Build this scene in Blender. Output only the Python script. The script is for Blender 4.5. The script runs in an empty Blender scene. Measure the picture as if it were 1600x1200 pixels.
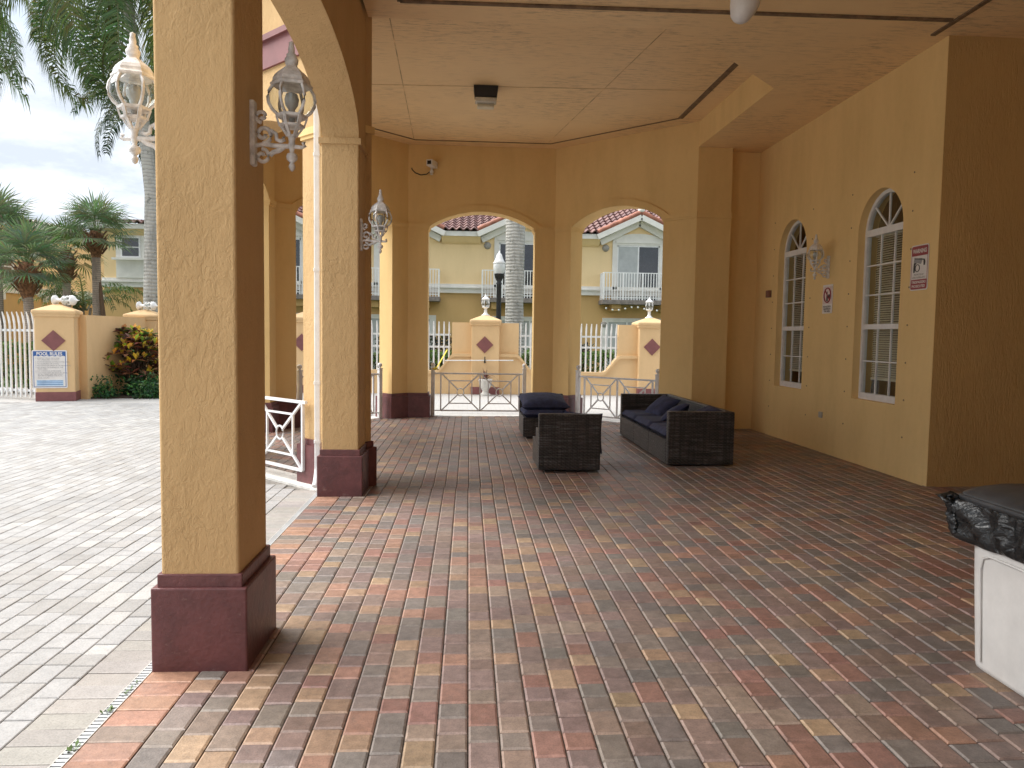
import bpy, bmesh, math, random
from mathutils import Vector, Matrix, noise as mnoise
R = math.radians
C = bpy.context.scene.collection
V = Vector

# ------------------------------------------------------------------ mesh builder
class MB:
    def __init__(s):
        s.v = []; s.f = []; s.c = []; s.sm = []; s.col = None
    def face(s, pts, smooth=False):
        b = len(s.v); s.v.extend([tuple(p) for p in pts]); s.f.append(list(range(b, b+len(pts)))); s.c.append(s.col); s.sm.append(smooth)
    def idx(s, verts, faces, smooth=False):
        b = len(s.v); s.v.extend([tuple(p) for p in verts])
        for f in faces:
            s.f.append([b+i for i in f]); s.c.append(s.col); s.sm.append(smooth)
    def box(s, x0, x1, y0, y1, z0, z1):
        v = [(x, y, z) for z in (z0, z1) for (x, y) in ((x0, y0), (x1, y0), (x1, y1), (x0, y1))]
        s.idx(v, [(3, 2, 1, 0), (4, 5, 6, 7), (0, 1, 5, 4), (1, 2, 6, 5), (2, 3, 7, 6), (3, 0, 4, 7)])
    def rbox(s, x0, x1, y0, y1, z0, z1, r=.02):
        # box with all edges chamfered/rounded (one step)
        bm = bmesh.new(); bmesh.ops.create_cube(bm, size=1)
        for v in bm.verts:
            v.co = V(((x0+x1)/2+v.co.x*(x1-x0), (y0+y1)/2+v.co.y*(y1-y0), (z0+z1)/2+v.co.z*(z1-z0)))
        bmesh.ops.bevel(bm, geom=list(bm.edges), offset=r, segments=2, profile=.5, affect='EDGES')
        s.addbm(bm)
    def addbm(s, bm, smooth=False, M=None):
        bm.verts.ensure_lookup_table(); bm.verts.index_update()
        vs = [(M @ v.co) if M else v.co.copy() for v in bm.verts]
        s.idx(vs, [[v.index for v in f.verts] for f in bm.faces], smooth); bm.free()
    def prism(s, poly, z0, z1, smooth=False, cap=True):
        n = len(poly)
        v = [(p[0], p[1], z0) for p in poly]+[(p[0], p[1], z1) for p in poly]
        f = [(i, (i+1) % n, n+(i+1) % n, n+i) for i in range(n)]
        s.idx(v, f, smooth)
        if cap:
            s.face([(p[0], p[1], z1) for p in poly]); s.face([(p[0], p[1], z0) for p in reversed(poly)])
    def rprism(s, x0, x1, y0, y1, z0, z1, r=.015, seg=3):
        poly = []
        for cx, cy, a in ((x1-r, y1-r, 0), (x0+r, y1-r, 90), (x0+r, y0+r, 180), (x1-r, y0+r, 270)):
            for k in range(seg+1):
                t = R(a+90*k/seg); poly.append((cx+r*math.cos(t), cy+r*math.sin(t)))
        s.prism(poly, z0, z1)
    def tube(s, pts, r, seg=8, caps=True):
        pts = [V(p) for p in pts]; n = len(pts)
        rs = r if isinstance(r, (list, tuple)) else [r]*n
        vs = []; up = V((0, 0, 1))
        for i, p in enumerate(pts):
            t = (pts[min(i+1, n-1)]-pts[max(i-1, 0)]).normalized()
            a = t.cross(up)
            if a.length < .05: a = t.cross(V((1, 0, 0)))
            a.normalize(); b = t.cross(a)
            for k in range(seg):
                th = 2*math.pi*k/seg
                vs.append(p+(a*math.cos(th)+b*math.sin(th))*rs[i])
        fs = [(i*seg+k, i*seg+(k+1) % seg, (i+1)*seg+(k+1) % seg, (i+1)*seg+k) for i in range(n-1) for k in range(seg)]
        s.idx(vs, fs, True)
        if caps:
            s.face(vs[:seg]); s.face(vs[-seg:][::-1])
    def bar(s, a, b, w, h=None, up=(0, 0, 1)):
        a = V(a); b = V(b); h = h or w
        t = (b-a).normalized(); u = V(up); x = t.cross(u)
        if x.length < .01: x = t.cross(V((1, 0, 0)))
        x.normalize(); y = x.cross(t)
        q = [(-w/2, -h/2), (w/2, -h/2), (w/2, h/2), (-w/2, h/2)]
        vs = [a+x*i+y*j for i, j in q]+[b+x*i+y*j for i, j in q]
        s.idx(vs, [(3, 2, 1, 0), (4, 5, 6, 7), (0, 1, 5, 4), (1, 2, 6, 5), (2, 3, 7, 6), (3, 0, 4, 7)])
    def lathe(s, prof, cx=0, cy=0, seg=16, smooth=True, ph=0):
        n = len(prof); vs = []
        for r, z in prof:
            for k in range(seg):
                t = 2*math.pi*k/seg+ph; vs.append((cx+r*math.cos(t), cy+r*math.sin(t), z))
        s.idx(vs, [(i*seg+k, i*seg+(k+1) % seg, (i+1)*seg+(k+1) % seg, (i+1)*seg+k) for i in range(n-1) for k in range(seg)], smooth)
        if prof[0][0] > .0015: s.face(vs[:seg][::-1])
        if prof[-1][0] > .0015: s.face(vs[-seg:])
    def move(s, d, start=0):
        s.v[start:] = [(p[0]+d[0], p[1]+d[1], p[2]+d[2]) for p in s.v[start:]]
    def xform(s, M, start=0):
        s.v[start:] = [tuple(M @ V(p)) for p in s.v[start:]]
    def build(s, name, mat, parent=None, world=False, fix=False):
        vs = s.v
        if parent is not None and world:
            o = V((0, 0, 0)); q = parent
            while q is not None: o += q.location; q = q.parent
            vs = [(p[0]-o.x, p[1]-o.y, p[2]-o.z) for p in vs]
        me = bpy.data.meshes.new(name); me.from_pydata(vs, [], s.f); me.update()
        me.polygons.foreach_set('use_smooth', s.sm)
        if any(c is not None for c in s.c):
            ca = me.color_attributes.new('Col', 'FLOAT_COLOR', 'CORNER'); dat = []
            for f, c in zip(s.f, s.c):
                c = c or (.5, .5, .5)
                dat += [c[0], c[1], c[2], 1.]*len(f)
            ca.data.foreach_set('color', dat)
        if fix:
            bm = bmesh.new(); bm.from_mesh(me); bmesh.ops.remove_doubles(bm, verts=bm.verts, dist=1e-5)
            bmesh.ops.recalc_face_normals(bm, faces=bm.faces); bm.to_mesh(me); bm.free()
        me.materials.append(mat)
        o = bpy.data.objects.new(name, me); C.objects.link(o)
        if parent is not None: o.parent = parent
        return o

def thing(name, label, cat, loc=(0, 0, 0), rz=0, group=None):
    o = bpy.data.objects.new(name, None); C.objects.link(o); o.empty_display_size = .1
    o.location = loc; o.rotation_euler = (0, 0, rz); o['label'] = label; o['category'] = cat
    if group: o['group'] = group
    return o
def tag(o, label, cat, group=None):
    o['label'] = label; o['category'] = cat
    if group: o['group'] = group
    return o
def kind(o, k): o['kind'] = k; return o
def dup(root, loc, rz, label, group=None):
    def cp(o, par):
        c = o.copy(); C.objects.link(c)
        if par is not None: c.parent = par
        for ch in list(o.children): cp(ch, c)
        return c
    r = cp(root, None); r.location = loc; r.rotation_euler = (0, 0, rz); r['label'] = label
    if group: r['group'] = group
    return r

# ------------------------------------------------------------------ materials
def newmat(name):
    m = bpy.data.materials.new(name); m.use_nodes = True
    nt = m.node_tree; b = nt.nodes['Principled BSDF']
    return m, nt, b
def N(nt, t, **k):
    n = nt.nodes.new(t)
    for a, v in k.items():
        if a in n.inputs.keys(): n.inputs[a].default_value = v
        else: setattr(n, a, v)
    return n
def L(nt, a, b): nt.links.new(a, b)
def ramp(nt, fac, stops):
    r = nt.nodes.new('ShaderNodeValToRGB'); e = r.color_ramp.elements
    while len(e) < len(stops): e.new(.5)
    for el, (p, c) in zip(e, stops):
        el.position = p; el.color = (c[0], c[1], c[2], 1) if not isinstance(c, float) else (c, c, c, 1)
    L(nt, fac, r.inputs[0]); return r.outputs[0]
def mapping(nt, scale=(1, 1, 1), obj=False):
    if obj:
        t = nt.nodes.new('ShaderNodeTexCoord').outputs['Object']
    else:
        t = nt.nodes.new('ShaderNodeNewGeometry').outputs['Position']
    m = N(nt, 'ShaderNodeMapping'); m.inputs['Scale'].default_value = scale
    L(nt, t, m.inputs['Vector']); return m.outputs[0]
def mix(nt, fac, a, b, mode='MIX'):
    m = nt.nodes.new('ShaderNodeMix'); m.data_type = 'RGBA'; m.blend_type = mode
    for s, v in ((0, fac), (6, a), (7, b)):
        if isinstance(v, (int, float)): m.inputs[s].default_value = v
        elif isinstance(v, tuple): m.inputs[s].default_value = (v[0], v[1], v[2], 1)
        else: L(nt, v, m.inputs[s])
    return m.outputs[2]
def noise(nt, vec, scale, detail=4, rough=.5):
    n = N(nt, 'ShaderNodeTexNoise'); n.inputs['Scale'].default_value = scale
    n.inputs['Detail'].default_value = detail; n.inputs['Roughness'].default_value = rough
    if vec is not None: L(nt, vec, n.inputs['Vector'])
    return n.outputs['Fac']
def bump(nt, b, h, strength, dist):
    n = N(nt, 'ShaderNodeBump'); n.inputs['Strength'].default_value = strength; n.inputs['Distance'].default_value = dist
    L(nt, h, n.inputs['Height']); L(nt, n.outputs[0], b.inputs['Normal'])
def plain(name, col, rough=.5, metal=0., var=.12, vs=6., bs=0., bscale=40., spec=None, obj=False):
    m, nt, b = newmat(name)
    vec = mapping(nt, obj=obj)
    f = noise(nt, vec, vs, 5, .6)
    c2 = tuple(max(0, x*(1-var*1.6)) for x in col); c1 = tuple(min(1, x*(1+var)) for x in col)
    L(nt, ramp(nt, f, [(.3, c2), (.7, c1)]), b.inputs['Base Color'])
    b.inputs['Roughness'].default_value = rough; b.inputs['Metallic'].default_value = metal
    if spec is not None: b.inputs['Specular IOR Level'].default_value = spec
    if bs: bump(nt, b, noise(nt, vec, bscale, 4), bs, .01)
    return m
def stucco(name, col, sc=(1, 1, .55), freq=42., strength=.55, dist=.012, stain=(.62, .58, .5), stainamt=.3, rough=.8, streak=1.):
    m, nt, b = newmat(name)
    v = mapping(nt, sc)
    n1 = N(nt, 'ShaderNodeTexNoise'); n1.inputs['Scale'].default_value = freq*.62; n1.inputs['Detail'].default_value = 6; n1.inputs['Roughness'].default_value = .62; n1.inputs['Distortion'].default_value = .7
    L(nt, v, n1.inputs['Vector'])
    n3 = N(nt, 'ShaderNodeTexNoise'); n3.inputs['Scale'].default_value = freq*.23; n3.inputs['Detail'].default_value = 7; n3.inputs['Roughness'].default_value = .7; n3.inputs['Distortion'].default_value = .5
    L(nt, v, n3.inputs['Vector'])
    pa = ramp(nt, n1.outputs['Fac'], [(.44, .0), (.53, .8), (.68, 1.)]); pb = ramp(nt, n3.outputs['Fac'], [(.46, .0), (.56, .9), (.7, 1.)])
    plate = mix(nt, .5, pa, pb)
    fine = noise(nt, v, freq*3, 4)
    big = noise(nt, mapping(nt), 1.3, 3)
    amt = ramp(nt, big, [(.35, .15), (.65, 1.)])
    h1 = mix(nt, 1., plate, amt, 'MULTIPLY')
    h = mix(nt, .22, h1, fine)
    bump(nt, b, h, strength, dist)
    f2 = noise(nt, mapping(nt, (1, 1, .25)), 2.2, 6, .65)
    dk = tuple(a*s for a, s in zip(col, stain))
    base = mix(nt, ramp(nt, f2, [(.42, 0.), (.78, stainamt)]), col, dk)
    f3 = noise(nt, mapping(nt), 14, 5, .7)
    base = mix(nt, ramp(nt, f3, [(.3, 0.), (.7, .16)]), base, tuple(min(1, a*1.18) for a in col))
    L(nt, base, b.inputs['Base Color'])
    b.inputs['Roughness'].default_value = rough; b.inputs['Specular IOR Level'].default_value = .25
    return m
def colattr(name, rough=.7, var=.25, nscale=30., bs=.3, dist=.004, sub=0., spec=.3, stain=0.):
    m, nt, b = newmat(name)
    a = N(nt, 'ShaderNodeAttribute'); a.attribute_name = 'Col'
    f = noise(nt, mapping(nt), nscale, 5, .65)
    sc = ramp(nt, f, [(.25, 1-var), (.75, 1+var*.6)])
    c = mix(nt, 1., a.outputs['Color'], sc, 'MULTIPLY')
    if stain:
        g = ramp(nt, noise(nt, mapping(nt), 1.1, 8, .68), [(.36, .80 if stain > .3 else .9), (.5, .97), (.66, 1.08)]); c = mix(nt, 1., c, g, 'MULTIPLY')
        sp = ramp(nt, noise(nt, mapping(nt), 150, 3, .6), [(.3, .78), (.55, 1.04)]); c = mix(nt, 1., c, sp, 'MULTIPLY')
        c = mix(nt, ramp(nt, noise(nt, mapping(nt), 7, 8, .75), [(.57, 0.), (.70, stain)]), c, (.115, .10, .09))
    L(nt, c, b.inputs['Base Color']); b.inputs['Roughness'].default_value = rough; b.inputs['Specular IOR Level'].default_value = spec
    if bs: bump(nt, b, noise(nt, mapping(nt), nscale*3, 5, .7), bs, dist)
    if sub:
        b.inputs['Transmission Weight'].default_value = 0
        tr = N(nt, 'ShaderNodeBsdfTranslucent'); L(nt, c, tr.inputs['Color'])
        ms = N(nt, 'ShaderNodeMixShader'); ms.inputs[0].default_value = sub
        L(nt, b.outputs[0], ms.inputs[1]); L(nt, tr.outputs[0], ms.inputs[2])
        L(nt, ms.outputs[0], nt.nodes['Material Output'].inputs[0])
    return m
def glassmat(name, tint=(.9, .95, .93), refl=.08, clear=.9, rough=.0, f0=1.45):
    m, nt, b = newmat(name)
    tr = N(nt, 'ShaderNodeBsdfTransparent'); tr.inputs['Color'].default_value = (*[t*clear for t in tint], 1)
    gl = N(nt, 'ShaderNodeBsdfGlossy'); gl.inputs['Roughness'].default_value = rough; gl.inputs['Color'].default_value = (1, 1, 1, 1)
    fr = N(nt, 'ShaderNodeLayerWeight'); pw = N(nt, 'ShaderNodeMath', operation='POWER'); L(nt, fr.outputs['Facing'], pw.inputs[0]); pw.inputs[1].default_value = 5
    ad = N(nt, 'ShaderNodeMath', operation='MULTIPLY_ADD', use_clamp=True); L(nt, pw.outputs[0], ad.inputs[0]); ad.inputs[1].default_value = .9; ad.inputs[2].default_value = refl
    ms = N(nt, 'ShaderNodeMixShader'); L(nt, ad.outputs[0], ms.inputs[0]); L(nt, tr.outputs[0], ms.inputs[1]); L(nt, gl.outputs[0], ms.inputs[2])
    L(nt, ms.outputs[0], nt.nodes['Material Output'].inputs[0]); nt.nodes.remove(b)
    return m

YEL = (.58, .385, .185)
M_col = stucco('column_stucco', YEL, strength=.62, dist=.012, freq=38, stainamt=.42)
M_wall = stucco('wall_stucco', (.77, .548, .25), sc=(1, 1, 1), freq=60, strength=.25, dist=.006, stainamt=.35)  # same paint as the columns, lightened to make the interior walls look brighter lit
M_rough = stucco('rough_stucco', (.56, .36, .145), sc=(2.2, 2.2, .5), freq=40, strength=.7, dist=.012, stainamt=.3)
M_out = stucco('garden_wall_stucco', (.68, .475, .26), sc=(1, 1, 1), freq=40, strength=.3, dist=.006, stainamt=.35)
M_mar = plain('maroon_paint', (.135, .044, .044), .45, var=.22, vs=7, bs=.3, bscale=45)
def scuffed():
    nt = M_mar.node_tree; b = nt.nodes['Principled BSDF']; old = b.inputs['Base Color'].links[0].from_socket
    a = ramp(nt, noise(nt, mapping(nt, (1, 1, 1.6)), 16, 8, .75), [(.60, 0.), (.68, .55)])
    c = mix(nt, a, old, (.25, .15, .13))
    a2 = ramp(nt, noise(nt, mapping(nt, (1, 1, .3)), 9, 6, .7), [(.58, 0.), (.74, .5)])
    L(nt, mix(nt, a2, c, (.075, .03, .03)), b.inputs['Base Color'])
scuffed()
M_dia = plain('diamond_paint', (.21, .075, .075), .6, var=.1)
M_white = plain('white_paint', (.76, .76, .75), .4, var=.06, vs=9)
M_rail = plain('railing_paint', (.72, .72, .72), .4, var=.1, vs=8)
M_lant = plain('lantern_paint', (.72, .70, .675), .5, var=.22, vs=25, bs=.2, bscale=120, obj=True)
M_dark = plain('black_metal', (.015, .015, .017), .45, var=.3)
M_anch = plain('anchor_brass', (.26, .16, .085), .6)
M_groove = plain('groove_brown', (.19, .12, .065), .8, var=.3, vs=12)
M_glass = glassmat('window_glass', refl=.09, clear=.95)
M_globe = glassmat('globe_glass', tint=(.93, .95, .93), refl=.07, clear=.93)
M_alu = plain('aluminium', (.6, .6, .62), .35, .6, var=.1)
M_blind = plain('blind_slat', (.74, .70, .60), .6, var=.08)
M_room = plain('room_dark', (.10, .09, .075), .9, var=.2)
M_conc = plain('pale_concrete', (.60, .585, .55), .85, var=.12, vs=10, bs=.3)
M_roofdk = plain('roof_underlay', (.12, .05, .04), .8)
M_soil = plain('mulch', (.05, .032, .022), .95, var=.4, vs=30, bs=.6, bscale=50)

# ceiling: painted boards with mildew streaks
def ceilmat(name='ceiling_paint'):
    m, nt, b = newmat(name)
    col = (.86, .62, .33)
    s1 = noise(nt, mapping(nt, (1.1, 6, 1)), 4.2, 9, .78)
    patch = noise(nt, mapping(nt), .75, 4, .6)
    k = mix(nt, 1., ramp(nt, s1, [(.49, 0.), (.62, 1.)]), ramp(nt, patch, [(.40, .05), (.60, 1.)]), 'MULTIPLY')
    c = mix(nt, k, col, (.46, .32, .19))
    c = mix(nt, ramp(nt, noise(nt, mapping(nt), 2.2, 5, .6), [(.35, 0.), (.75, .3)]), c, (.70, .475, .24))
    L(nt, c, b.inputs['Base Color']); b.inputs['Roughness'].default_value = .55
    b.inputs['Specular IOR Level'].default_value = .35
    bump(nt, b, s1, .12, .006)
    return m
M_ceil = ceilmat()

def wicker():
    m, nt, b = newmat('wicker_weave')
    tc = nt.nodes.new('ShaderNodeTexCoord').outputs['Object']
    sep = N(nt, 'ShaderNodeSeparateXYZ'); L(nt, tc, sep.inputs[0])
    def mth(op, a, c=None):
        n = N(nt, 'ShaderNodeMath', operation=op)
        for i, v in enumerate((a, c)):
            if v is None: continue
            if isinstance(v, (int, float)): n.inputs[i].default_value = v
            else: L(nt, v, n.inputs[i])
        return n.outputs[0]
    hx = mth('ADD', sep.outputs[0], sep.outputs[1])
    sz = mth('SINE', mth('MULTIPLY', sep.outputs[2], 2*math.pi/.034))
    sx = mth('SINE', mth('MULTIPLY', hx, 2*math.pi/.05))
    alt = mth('MULTIPLY', sz, sx)
    h = mth('ADD', mth('ABSOLUTE', sz), mth('MULTIPLY', alt, .55))
    bump(nt, b, h, .9, .006)
    st = noise(nt, mapping(nt, (4, 4, 75), True), 1., 3, .75)
    st2 = noise(nt, mapping(nt, (28, 28, 1.5), True), 1., 3, .7)
    c = ramp(nt, st, [(.36, (.012, .012, .012)), (.47, (.045, .044, .043)), (.54, (.075, .048, .042)), (.60, (.15, .155, .15))])  # strand tones; the palest grey is strand highlight painted into the colour
    c = mix(nt, ramp(nt, st2, [(.42, 0.), (.6, .7)]), c, (.012, .012, .013))
    c = mix(nt, ramp(nt, alt, [(.3, .0), (.8, .35)]), c, (.10, .10, .098))
    c = mix(nt, ramp(nt, mth('ABSOLUTE', sz), [(.05, .85), (.4, 0.)]), c, (.008, .008, .008))
    L(nt, c, b.inputs['Base Color']); b.inputs['Roughness'].default_value = .38
    return m
M_wick = wicker()
M_navy = plain('navy_fabric', (.028, .034, .082), .85, var=.3, vs=12, bs=.35, bscale=25)
M_bag = plain('black_bag', (.011, .012, .013), .2, var=.3, vs=10)
def bagbump():
    nt = M_bag.node_tree; b = nt.nodes['Principled BSDF']
    n = N(nt, 'ShaderNodeTexNoise'); n.inputs['Scale'].default_value = 9; n.inputs['Detail'].default_value = 4; n.inputs['Distortion'].default_value = 2.5
    L(nt, mapping(nt, (1, 1, 1.4)), n.inputs['Vector'])
    bump(nt, b, n.outputs['Fac'], .6, .02)
bagbump()
M_lid = plain('lid_plastic', (.035, .038, .042), .38, var=.25, vs=7, bs=.1)
M_bin = plain('bin_plastic', (.66, .645, .62), .42, var=.07, vs=5, bs=.06, bscale=70)

# ------------------------------------------------------------------ camera
cd = bpy.data.cameras.new('camera'); cam = bpy.data.objects.new('camera', cd); C.objects.link(cam)
cd.sensor_width = 36; cd.lens = 36*1162.27/1600; cd.clip_end = 600; cd.clip_start = .05
X = V((.99818, -.05858, .01443)); Y = V((-.01061, .06505, .99783)); Z = V((-.05939, -.99616, .06431))
M = Matrix((X, Y, Z)).transposed().to_4x4(); M.translation = V((0, 0, 1.5))
cam.matrix_world = M
bpy.context.scene.camera = cam

def fl(x): return max(.0078*(x-4.773), -.04)
DZ = -.05                                     # level of the pool deck

# ------------------------------------------------------------------ octagon plan
P7 = V((-.976, 7.58)); P0 = V((-3.05, 9.63)); P1 = V((-3.05, 12.03)); P2 = V((-1.127, 13.95)); P3 = V((1.594, 13.95)); P4 = V((3.66, 11.95))
P5 = V((3.70, 9.10)); P6 = V((2.11, 7.50)); P7b = V((-.976, 7.50))
ZT, ZS, T = 4.97, 4.5655, .36
ZTOP = 5.5

def offset_poly(pts, e):
    n = len(pts); out = []
    A = sum(pts[i][0]*pts[(i+1) % n][1]-pts[(i+1) % n][0]*pts[i][1] for i in range(n))
    s = 1 if A > 0 else -1
    for i in range(n):
        p, q, r = V(pts[i-1][:2]), V(pts[i][:2]), V(pts[(i+1) % n][:2])
        d1 = (q-p).normalized(); d2 = (r-q).normalized()
        n1 = V((d1.y, -d1.x))*s; n2 = V((d2.y, -d2.x))*s
        k = 1+n1.dot(n2)
        out.append(q+(n1+n2)*(e/max(k, .2)))
    return out

def arcz(u, ua, ub, zsp, rise, kd):
    c = (ua+ub)/2; a = (ub-ua)/2; t = max(-1., min(1., (u-c)/a))
    if kd == 'ell': return zsp+rise*math.sqrt(max(0, 1-t*t))
    rr = (a*a+rise*rise)/(2*rise); return zsp+rise-rr+math.sqrt(max(0, rr*rr-(t*a)**2))

def arch_wall(mb, p0, u, n, Ln, z0, z1, th, ops, e0=0., e1=0., sub=24):
    p0 = V(p0[:2]); u = V(u[:2]); n = V(n[:2])
    def P(a, o, z):
        aa = a
        if o:
            if a <= 1e-6: aa = -e0
            elif a >= Ln-1e-6: aa = Ln+e1
        q = p0+u*aa+n*(th if o else 0); return (q.x, q.y, z)
    def both(a, b, za, zb, zc, zd):
        mb.face([P(a, 0, za), P(b, 0, zb), P(b, 0, zd), P(a, 0, zc)])
        mb.face([P(b, 1, zb), P(a, 1, za), P(a, 1, zc), P(b, 1, zd)])
    cur = 0.
    for (ua, ub, zs, zsp, rise, kd) in sorted(ops):
        both(cur, ua, z0, z0, z1, z1)
        if zs > z0+1e-6:
            both(ua, ub, z0, z0, zs, zs)
            mb.face([P(ua, 0, zs), P(ub, 0, zs), P(ub, 1, zs), P(ua, 1, zs)])
        for a, fl_ in ((ua, 0), (ub, 1)):
            mb.face([P(a, 0, zs), P(a, 1, zs), P(a, 1, zsp), P(a, 0, zsp)])
        for i in range(sub):
            # cosine spacing keeps steep ends smooth
            a = (ua+ub)/2-(ub-ua)/2*math.cos(math.pi*i/sub); b = (ua+ub)/2-(ub-ua)/2*math.cos(math.pi*(i+1)/sub)
            za, zb = arcz(a, ua, ub, zsp, rise, kd), arcz(b, ua, ub, zsp, rise, kd)
            both(a, b, za, zb, z1, z1)
            mb.face([P(a, 0, za), P(a, 1, za), P(b, 1, zb), P(b, 0, zb)], False)
        cur = ub
    both(cur, Ln, z0, z0, z1, z1)
    for a in (0., Ln):
        mb.face([P(a, 0, z0), P(a, 1, z0), P(a, 1, z1), P(a, 0, z1)])
    mb.face([P(0., 0, z1), P(Ln, 0, z1), P(Ln, 1, z1), P(0., 1, z1)])

def arch_band(mb, p0, u, n, ua, ub, zsp, rise, kd, w, pr, sub=24):
    # raised band following an arch, on the face at p0 (n points into the wall)
    p0 = V(p0[:2]); u = V(u[:2]); n = V(n[:2])
    def P(a, z, d): q = p0+u*a-n*d; return (q.x, q.y, z)
    inn = []; out = []
    for i in range(sub+1):
        t = -math.cos(math.pi*i/sub)
        a = (ua+ub)/2+(ub-ua)/2*t; inn.append((a, arcz(a, ua, ub, zsp, rise, kd)))
        a2 = (ua+ub)/2+((ub-ua)/2+w)*t; out.append((a2, arcz(a2, ua-w, ub+w, zsp+w*.35, rise+w*.65, kd)))
    for i in range(sub):
        (a, z), (b, y), (c, x), (d, w_) = inn[i], inn[i+1], out[i+1], out[i]
        mb.face([P(a, z, pr), P(b, y, pr), P(c, x, pr), P(d, w_, pr)])
        mb.face([P(d, w_, pr), P(c, x, pr), P(c, x, -.005), P(d, w_, -.005)])
        mb.face([P(b, y, pr), P(a, z, pr), P(a, z, -.005), P(b, y, -.005)])
    for k in (0, -1):
        mb.face([P(*inn[k], pr), P(*out[k], pr), P(*out[k], -.005), P(*inn[k], -.005)])

club = thing('clubhouse', 'ochre stucco clubhouse with octagonal arcade porch, maroon column bases and tall ceiling over brick paving', 'building', (0, 3, 0))
SP, RI = 3.485, .30
facets = [(P7, P0), (P0, P1), (P1, P2), (P2, P3), (P3, P4)]
PW = .37
e_t = T*math.tan(R(22.5))
info = []
for i, (a, b) in enumerate(facets):
    d = b-a; Ln = d.length; u = d/Ln; n = V((-u.y, u.x))
    if i in (0,): pass
    # outward = away from the octagon's centre
    cen = V((.25, 10.7))
    if n.dot(a-cen) < 0: n = -n
    mb = MB(); ua, ub = (.655 if i == 0 else PW), Ln-(.605 if i == 4 else PW)
    arch_wall(mb, a, u, n, Ln, -.06, ZTOP, T, [(ua, ub, -.06, SP, RI, 'seg')], 0 if i == 0 else e_t, e_t)
    w = mb.build('arch_wall', M_col if i == 0 else M_wall, club, True)  # facet facing the light keeps the darker tone of the same paint
    bb = MB(); arch_band(bb, a, u, n, ua, ub, SP, RI, 'seg', .12, .022); bb.build('arch_trim', M_wall, w, True)
    info.append((a, b, u, n, Ln, ua, ub))
    if i == 0:
        # maroon cornice band on the outside, visible beside the first column
        q = MB(); o1 = a+n*(T); o2 = b+n*T
        pts = [o1-u*.15, o2+u*.15, o2+u*.15+n*.03, o1-u*.15+n*.03]
        q.prism(pts, 4.29, 4.56); q.build('cornice_band', M_dia, w, True)
        q = MB(); pts = [o1-u*.15, o2+u*.15, o2+u*.15+n*.07, o1-u*.15+n*.07]
        q.prism(pts, 4.56, 4.62); q.build('cornice_lip', M_dia, w, True)
def pier_poly(k):
    # pier around the vertex between facet k and k+1
    a, b, u, n, Ln, ua, ub = info[k]; a2, b2, u2, n2, L2, ua2, ub2 = info[k+1]
    vo = b+(n+n2)*(T/(1+n.dot(n2)))
    return [a+u*ub, b, a2+u2*ua2, a2+u2*ua2+n2*T, vo, a+u*ub+n*T]
a, b, u, n, Ln, ua, ub = info[0]
piers = [[a+u*.02, a+u*ua, a+u*ua+n*T, a+n*T+u*.02]]+[pier_poly(k) for k in range(4)]
a, b, u, n, Ln, ua, ub = info[4]
piers.append([a+u*ub, b-u*.01, b-u*.01+n*T, a+u*ub+n*T])
for pl in piers:
    q = MB(); q.prism(offset_poly(pl, .05), -.07, .355); q.prism(offset_poly(pl, .027), .355, .415)
    q.build('column_base', M_mar, club, True)
    q = MB(); q.prism(offset_poly(pl, .016), 3.44, 3.475); q.prism(offset_poly(pl, .03), 3.475, 3.545)
    q.build('column_capital', M_wall, club, True)

# arcade columns and the wall over them
CX0, CX1 = -1.374, -1.028
cols = [(-.33, .19), (3.385, 3.85), (7.07, 7.56)]
for (y0, y1) in cols:
    q = MB(); q.rprism(CX0, CX1, y0, y1, .40, 3.25, .014)
    c = q.build('column', M_col, club, True)
    q = MB(); q.rbox(CX0-.040, CX1+.040, y0-.024, y1+.03, -.06, .345, .008); q.build('column_base', M_mar, c, True)
    q = MB(); q.rbox(CX0-.016, CX1+.016, y0-.008, y1+.012, .34, .405, .006); q.build('base_moulding', M_mar, c, True)
    q = MB(); q.box(CX0-.02, CX1+.02, y0-.012, y1+.012, 3.245, 3.30); q.build('column_capital', M_col, c, True)
mb = MB()
ops = []
for (a0, a1), (b0, b1) in zip(cols[:-1], cols[1:]):
    ops.append((a1+3.0, b0+3.0, 3.30, 3.31, .46, 'ell'))
ops.insert(0, (0.2, 2.67, 3.30, 3.31, .4, 'ell'))
arch_wall(mb, (CX1, -3.0), (0, 1), (-1, 0), 10.58, 3.30, ZTOP, CX1-CX0, ops, sub=40)
mb.build('arcade_wall', M_col, club, True)
# soffit (flat low ceiling) round the octagonal tray
mb = MB()
def flat(poly, z): mb.face([(p[0], p[1], z) for p in poly])
flat([(-1.0, -2.5), (7.2, -2.5), (7.2, 7.45), (4.8, 7.45), (4.8, 7.50), (-1.0, 7.50)][::-1], ZS)
flat([(P6.x, 7.50), (4.8, 7.50), (4.8, 9.1), (P5.x, 9.1)][::-1], ZS)
flat([(P5.x, 9.1), (4.8, 9.1), (4.8, 12.3), (3.66, 12.3), (3.66, 11.95)][::-1], ZS)
mb.build('soffit', M_ceil, club, True)
mb = MB(); tr = [P7b, P6, P5, P4, P3, P2, P1, P0]
mb.face([(p.x, p.y, ZT) for p in offset_poly(tr, .2)][::-1]); mb.build('tray_ceiling', M_ceil, club, True)
mb = MB()
for a, b in ((P7b, P6), (P6, P5), (P5, P4)):
    d = (b-a).normalized(); n = V((d.y, -d.x))
    pts = [a, b, b+n*.12, a+n*.12]; mb.prism(pts, ZS+.004, ZT+.05)
mb.build('tray_beam', M_wall, club, True)
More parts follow.
